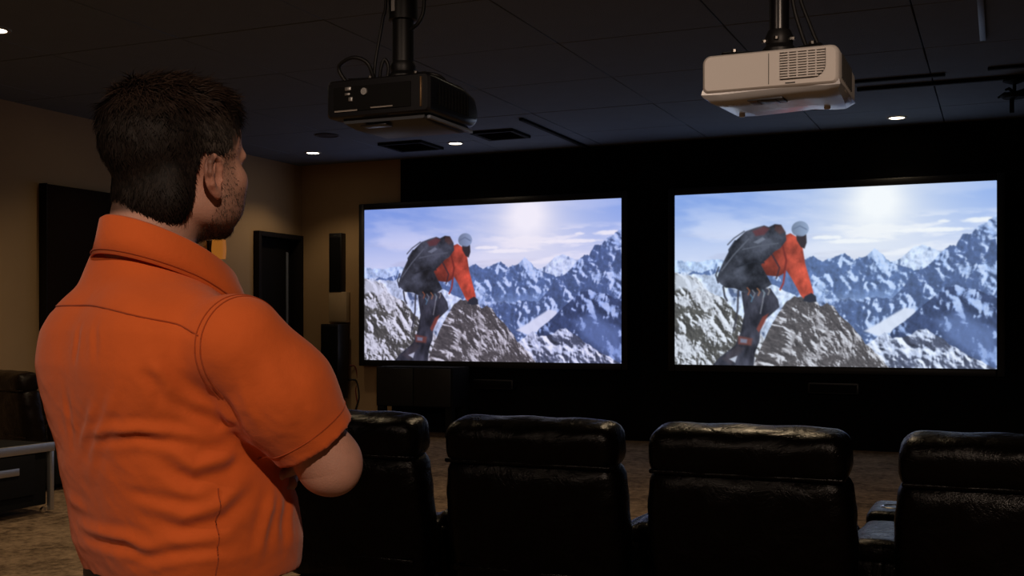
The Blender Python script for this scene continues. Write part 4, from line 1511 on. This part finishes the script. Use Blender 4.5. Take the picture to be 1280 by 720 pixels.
for i, t in enumerate((0, .4, .72, 1.0)):
    c = P0 - N0 * .0008 + (flow * t + N0 * lift * (t - .55 * t * t) + sidev * curl * t * t) * Ls
    ring += [c - sidev * wd[i], c + sidev * wd[i]]
SV = np.stack(ring, 1).reshape(-1, 3)
base = np.arange(ns)[:, None] * 8
SF = np.concatenate([base + np.array([[0, 1, 3, 2]]), base + np.array([[2, 3, 5, 4]]), base + np.array([[4, 5, 7, 6]])])
sc_ = hair_col(Q0) * rng.uniform(.5, 1.7, (ns, 1))
st = quad_obj('hair_strands', SV, SF, M['hair'], hair, np.repeat(np.clip(sc_, 0, 1), 8, 0))
st['kind'] = 'stuff'
# short beard and sideburn bristles on the jaw
bq = np.argwhere(BEARD > .35).ravel()
bq = bq[rng.integers(0, len(bq), 4200)]
nbr = len(bq)
P0, N0, Q0 = BV[bq], BN[bq], BQ[bq]
P0 = P0 + rng.normal(0, .0008, P0.shape)
flow = np.tile(np.array((0, .25, -1.0)), (nbr, 1)) @ HROT.T + .35 * rng.normal(size=(nbr, 3))
flow -= (flow * N0).sum(1, keepdims=True) * N0
flow /= np.linalg.norm(flow, axis=1, keepdims=True) + 1e-9
sidev = np.cross(flow, N0)
Lb = (.0035 + .004 * sstep(-.09, -.115, Q0[:, 2])[:, None]) * rng.uniform(.6, 1.3, (nbr, 1))
ring = []
for t, wv in ((0, .0005), (1.0, .0001)):
    c = P0 - N0 * .0004 + (flow * t + N0 * .35 * t) * Lb
    ring += [c - sidev * wv, c + sidev * wv]
SV = np.stack(ring, 1).reshape(-1, 3)
SF = np.arange(nbr)[:, None] * 4 + np.array([[0, 1, 3, 2]])
bcol = np.tile(np.array((.055, .038, .030)), (nbr, 1)) * rng.uniform(.5, 2.2, (nbr, 1))
bo = quad_obj('beard', SV, SF, M['hair'], man, np.repeat(bcol, 4, 0))
bo['kind'] = 'stuff'

# ---- shirt with folds
V, F = polygonize(shirt_sdf, (-.36, -.24, .93), (.36, .30, 1.50), .0042)
V = relax(V, F, 3)
Nn = vnormals(V, F)


def fold_disp(V, N_, pts, amp, wd, taper=.35):
    P = [np.array(p, float) for p in pts]
    L = [0.0]
    for a, b in zip(P[:-1], P[1:]):
        L.append(L[-1] + np.linalg.norm(b - a))
    best = np.full(len(V), 9.0)
    tt = np.zeros(len(V))
    for i, (a, b) in enumerate(zip(P[:-1], P[1:])):
        d = b - a
        t = np.clip((V - a) @ d / (d @ d), 0, 1)
        ds = np.linalg.norm(V - a - t[:, None] * d, axis=1)
        m_ = ds < best
        best = np.where(m_, ds, best)
        tt = np.where(m_, (L[i] + t * (L[i + 1] - L[i])) / L[-1], tt)
    e = np.minimum(sstep(0, taper, tt), sstep(1, 1 - taper, tt)) * .85 + .15
    return amp * e * (np.exp(-(best / wd) ** 2) - .45 * np.exp(-((best - 1.9 * wd) / wd) ** 2))


def yoke_z(a):
    return 1.357 - .036 * (np.clip(a, 0, 1) / .19) ** 2


FOLDS = [
    ([(0.173, -0.077, 1.229), (0.18, -0.052, 1.209), (0.189, -0.015, 1.189), (0.213, 0.005, 1.176)], -0.007, 0.009),
    ([(0.173, -0.082, 1.24), (0.182, -0.053, 1.222), (0.199, -0.017, 1.205)], 0.005, 0.011),
    ([(0.211, -0.03, 1.233), (0.214, -0.014, 1.203), (0.213, 0.005, 1.176)], -0.006, 0.01),
    ([(0.024, -0.136, 1.174), (0.096, -0.128, 1.185), (0.132, -0.109, 1.187), (0.162, -0.075, 1.182), (0.177, -0.05, 1.176), (0.193, 0.014, 1.164)], 0.0045, 0.009),
    ([(0.034, -0.133, 1.164), (0.127, -0.107, 1.173), (0.173, -0.051, 1.163)], -0.0035, 0.008),
    ([(0.08, -0.145, 1.226), (0.04, -0.136, 1.184), (-0.001, -0.128, 1.142)], 0.004, 0.009),
    ([(0.13, -0.134, 1.26), (0.093, -0.138, 1.204), (0.048, -0.128, 1.156), (0.018, -0.12, 1.107)], 0.0035, 0.01),
    ([(0.143, -0.087, 1.15), (0.157, -0.066, 1.123), (0.169, -0.045, 1.111), (0.181, 0.001, 1.121), (0.192, 0.039, 1.146)], -0.006, 0.012),
    ([(0.148, -0.085, 1.165), (0.171, -0.046, 1.133), (0.184, -0.0, 1.142), (0.212, 0.02, 1.16)], 0.005, 0.011),
    ([(0.119, -0.09, 1.058), (0.157, -0.055, 1.044), (0.178, -0.008, 1.054), (0.183, 0.039, 1.088)], -0.006, 0.013),
    ([(0.128, -0.086, 1.079), (0.159, -0.052, 1.063), (0.179, -0.009, 1.077), (0.182, 0.048, 1.117)], 0.005, 0.012),
    ([(-0.042, -0.103, 1.032), (0.081, -0.098, 1.029), (0.134, -0.071, 1.013)], 0.005, 0.01),
    ([(-0.05, -0.099, 1.018), (0.077, -0.096, 1.015), (0.127, -0.073, 1.001)], -0.004, 0.009),
    ([(0.15, -0.12, 1.276), (0.165, -0.1, 1.239), (0.163, -0.088, 1.208)], -0.004, 0.01),
    ([(0.159, -0.109, 1.284), (0.173, -0.086, 1.249), (0.175, -0.071, 1.226)], 0.0035, 0.01),
    ([(0.025, -0.136, 1.331), (0.03, -0.146, 1.302), (0.028, -0.151, 1.268)], -0.003, 0.007),
    ([(0.065, -0.135, 1.336), (0.08, -0.145, 1.303), (0.084, -0.149, 1.275)], -0.002, 0.007),
    ([(0.175, 0.084, 1.093), (0.181, 0.07, 1.056), (0.179, 0.061, 1.03), (0.181, 0.053, 0.988)], 0.006, 0.01),
    ([(0.161, 0.12, 1.084), (0.171, 0.107, 1.039), (0.17, 0.102, 0.992)], -0.005, 0.012),
    ([(0.069, -0.091, 0.989), (0.128, -0.074, 1.008), (0.16, -0.046, 1.016), (0.182, 0.026, 1.012)], -0.005, 0.01),
    ([(0.083, -0.108, 1.101), (0.13, -0.087, 1.09), (0.165, -0.046, 1.082)], -0.003, 0.01),
    ([(0.266, 0.002, 1.292), (0.275, 0.015, 1.248), (0.273, 0.023, 1.204)], 0.002, 0.014),
    ([(0.248, -0.024, 1.26), (0.244, -0.009, 1.215), (0.247, 0.015, 1.175)], 0.003, 0.01),
    ([(0.283, 0.036, 1.259), (0.29, 0.048, 1.225), (0.282, 0.057, 1.18)], -0.002, 0.012),
    ([(-0.004, -0.146, 1.245), (-0.008, -0.14, 1.198), (-0.013, -0.13, 1.152)], -0.003, 0.008),
    ([(-0.074, -0.106, 1.073), (-0.006, -0.11, 1.058)], 0.003, 0.01),
]
dsp = np.zeros(len(V))
for (pts, amp, wd) in FOLDS:
    dsp += fold_disp(V, Nn, pts, amp * .80, wd * .85)
# soft drape
g1 = fbm(V[:, 0] * 9 + V[:, 2] * 5 + 40, V[:, 2] * 12 - V[:, 0] * 6 + V[:, 1] * 9 + 40, 501, 4, .55) - .5
dsp += .007 * g1 * sstep(1.36, 1.15, V[:, 2])
g2 = fbm(V[:, 0] * 16 + V[:, 1] * 12 + 80, V[:, 2] * 30 + V[:, 0] * 14 + 80, 551, 3, .5, True) - .6
dsp += .002 * g2 * sstep(1.32, 1.18, V[:, 2])
dsp += .0016 * (sstep(.0025, -.0005, V[:, 2] - yoke_z(V[:, 0])) * -1 + sstep(-.001, -.014, V[:, 2] - yoke_z(V[:, 0]))) * (V[:, 1] < -.02) * (np.abs(V[:, 0]) < .20)
V = V + Nn * dsp[:, None]
shirt = quad_obj('shirt', V, F, M['shirt'], man)
tree = BVHTree.FromPolygons([tuple(v) for v in V], [tuple(f) for f in F.tolist()])


def hit(o, d):
    loc, n, i, ds = tree.ray_cast(Vector(o), Vector(d).normalized())
    return loc, n


def seam(name, rays, r=.0013, off=.0004, mx=None):
    pts = []
    for o, d in rays:
        p, n = hit(o, d)
        if p is not None and (mx is None or (p - Vector(o)).length < mx) and (not pts or (p - pts[-1]).length < .03):
            pts.append(p + n * off)
    if len(pts) > 2:
        tube(name, pts, r, M['seam'], shirt, n=5)


seam('yoke_seam', [((a, -.5, float(yoke_z(a))), (0, 1, 0)) for a in np.linspace(-.215, .207, 60)])
for k_, dx in enumerate((0.0, .009)):
    seam('armhole_seam', [((.196 + dx, .0, 1.272), (.10, -math.sin(R(ph)), math.cos(R(ph)))) for ph in np.linspace(-40, 150, 50)], .0011)
    seam('armhole_seam', [((-.172 - dx, .0, 1.275), (-.10, -math.sin(R(ph)), math.cos(R(ph)))) for ph in np.linspace(-40, 150, 50)], .0011)
for s in (1, -1):
    a, b, ax, L = arm_axis(s)
    u1 = np.cross(ax, (0, 0, 1.0))
    u1 /= np.linalg.norm(u1)
    u2 = np.cross(ax, u1)
    c = a + ax * (L * HEM_T[s] - .024)
    # from outside towards the axis
    seam('sleeve_hem_stitch', [(c + .14 * (u1 * math.cos(t) + u2 * math.sin(t)), -(u1 * math.cos(t) + u2 * math.sin(t))) for t in np.linspace(0, 2 * PI, 64)], .0009, mx=.09)
    seam('side_seam', [((s * .5, -.015 + .02 * (1.16 - z), z), (-s, 0, 0)) for z in np.linspace(.965, 1.10, 24)], .0012)

# collar: folded leaf round the neck, open at the throat
cv, cf = [], []
nphi = 61
for i in range(nphi):
    ph = R(-162 + 324 * i / (nphi - 1))          # 0 = nape
    f_ = (1 - math.cos(ph)) / 2                  # 0 nape .. 1 throat
    sx, sy = math.sin(ph), -math.cos(ph)
    rx, ry = .074 + .013 * f_, .078 + .012 * f_
    cy = -.004 + .034 * f_
    zt = 1.489 - .094 * f_ ** 1.0 + .006 * math.sin(PI * f_)
    drop = .056 + .018 * sstep(.45, .95, np.array(f_))
    fl = .017 + .018 * float(sstep(.4, 1.0, np.array(f_)))
    pr = [(-.004, -.036), (-.003, -.004), (.001, .0015), (.005, -.001), (fl * .6, -drop * .5), (fl, -drop), (fl - .003, -drop - .001), (fl * .6 - .003, -drop * .5), (.0025, -.008), (-.0005, -.036)]
    for (dr_, dz) in pr:
        cv.append(((rx + dr_) * sx, cy + (ry + dr_) * sy, zt + dz))
npf = 10
for i in range(nphi - 1):
    for j in range(npf):
        cf.append((i * npf + j, i * npf + (j + 1) % npf, (i + 1) * npf + (j + 1) % npf, (i + 1) * npf + j))
cf.append(tuple(range(npf)))
cf.append(tuple((nphi - 1) * npf + j for j in range(npf))[::-1])
collar = mesh_obj('collar', cv, cf, M['shirt'], shirt, smooth=True)
st_pts = [Vector(cv[i * npf + 5]) * .15 + Vector(cv[i * npf + 4]) * .0 + Vector(cv[i * npf + 5]) * .85 + Vector((0, 0, .006)) for i in range(2, nphi - 2)]
tube('collar_stitch', st_pts, .0009, M['seam'], shirt, n=5)
for i in range(5):
    p, n = hit((0.0, .6, 1.36 - i * .085), (0, -1, 0))
    if p is not None:
        lathe('button', [(.0055, -.001), (.0055, .0015), (.004, .002)], M['seam'], shirt, (p.x, p.y, p.z), n=10, axis='Y')

# ---- trousers, belt, shoes
V, F = polygonize(trouser_sdf, (-.22, -.16, .03), (.22, .20, .985), .0065)
V = relax(V, F, 3)
tr = quad_obj('trousers', V, F, M['jean'], man)
bv, bf = [], []
nb_ = 64
for i in range(nb_):
    t = 2 * PI * i / nb_
    cx, sy = math.cos(t), math.sin(t)
    n_ = 2.35
    k_ = (abs(cx) ** n_ + abs(sy) ** n_) ** (-1 / n_)
    for (dr_, z) in ((.001, .930), (.005, .931), (.005, .966), (.001, .967)):
        dep = (.112 if sy < 0 else .130) + dr_
        bv.append(((.166 + dr_) * cx * k_, .033 + dep * sy * k_, z))
for i in range(nb_):
    for j in range(4):
        bf.append((i * 4 + j, ((i + 1) % nb_) * 4 + j, ((i + 1) % nb_) * 4 + (j + 1) % 4, i * 4 + (j + 1) % 4))
belt = mesh_obj('belt', bv, bf, M['belt'], man, smooth=True)
box('buckle', (0, .170, .948), (.045, .006, .036), M['buckle'], belt, bev=.004)
for s in (-1, 1):
    V, F = polygonize(lambda P: shoe_sdf(P, s), (s * .105 - .09, -.13, -.01), (s * .105 + .09, .26, .14), .006)
    V = relax(V, F, 2)
    sh = quad_obj('shoe', V, F, M['shoe'], man)
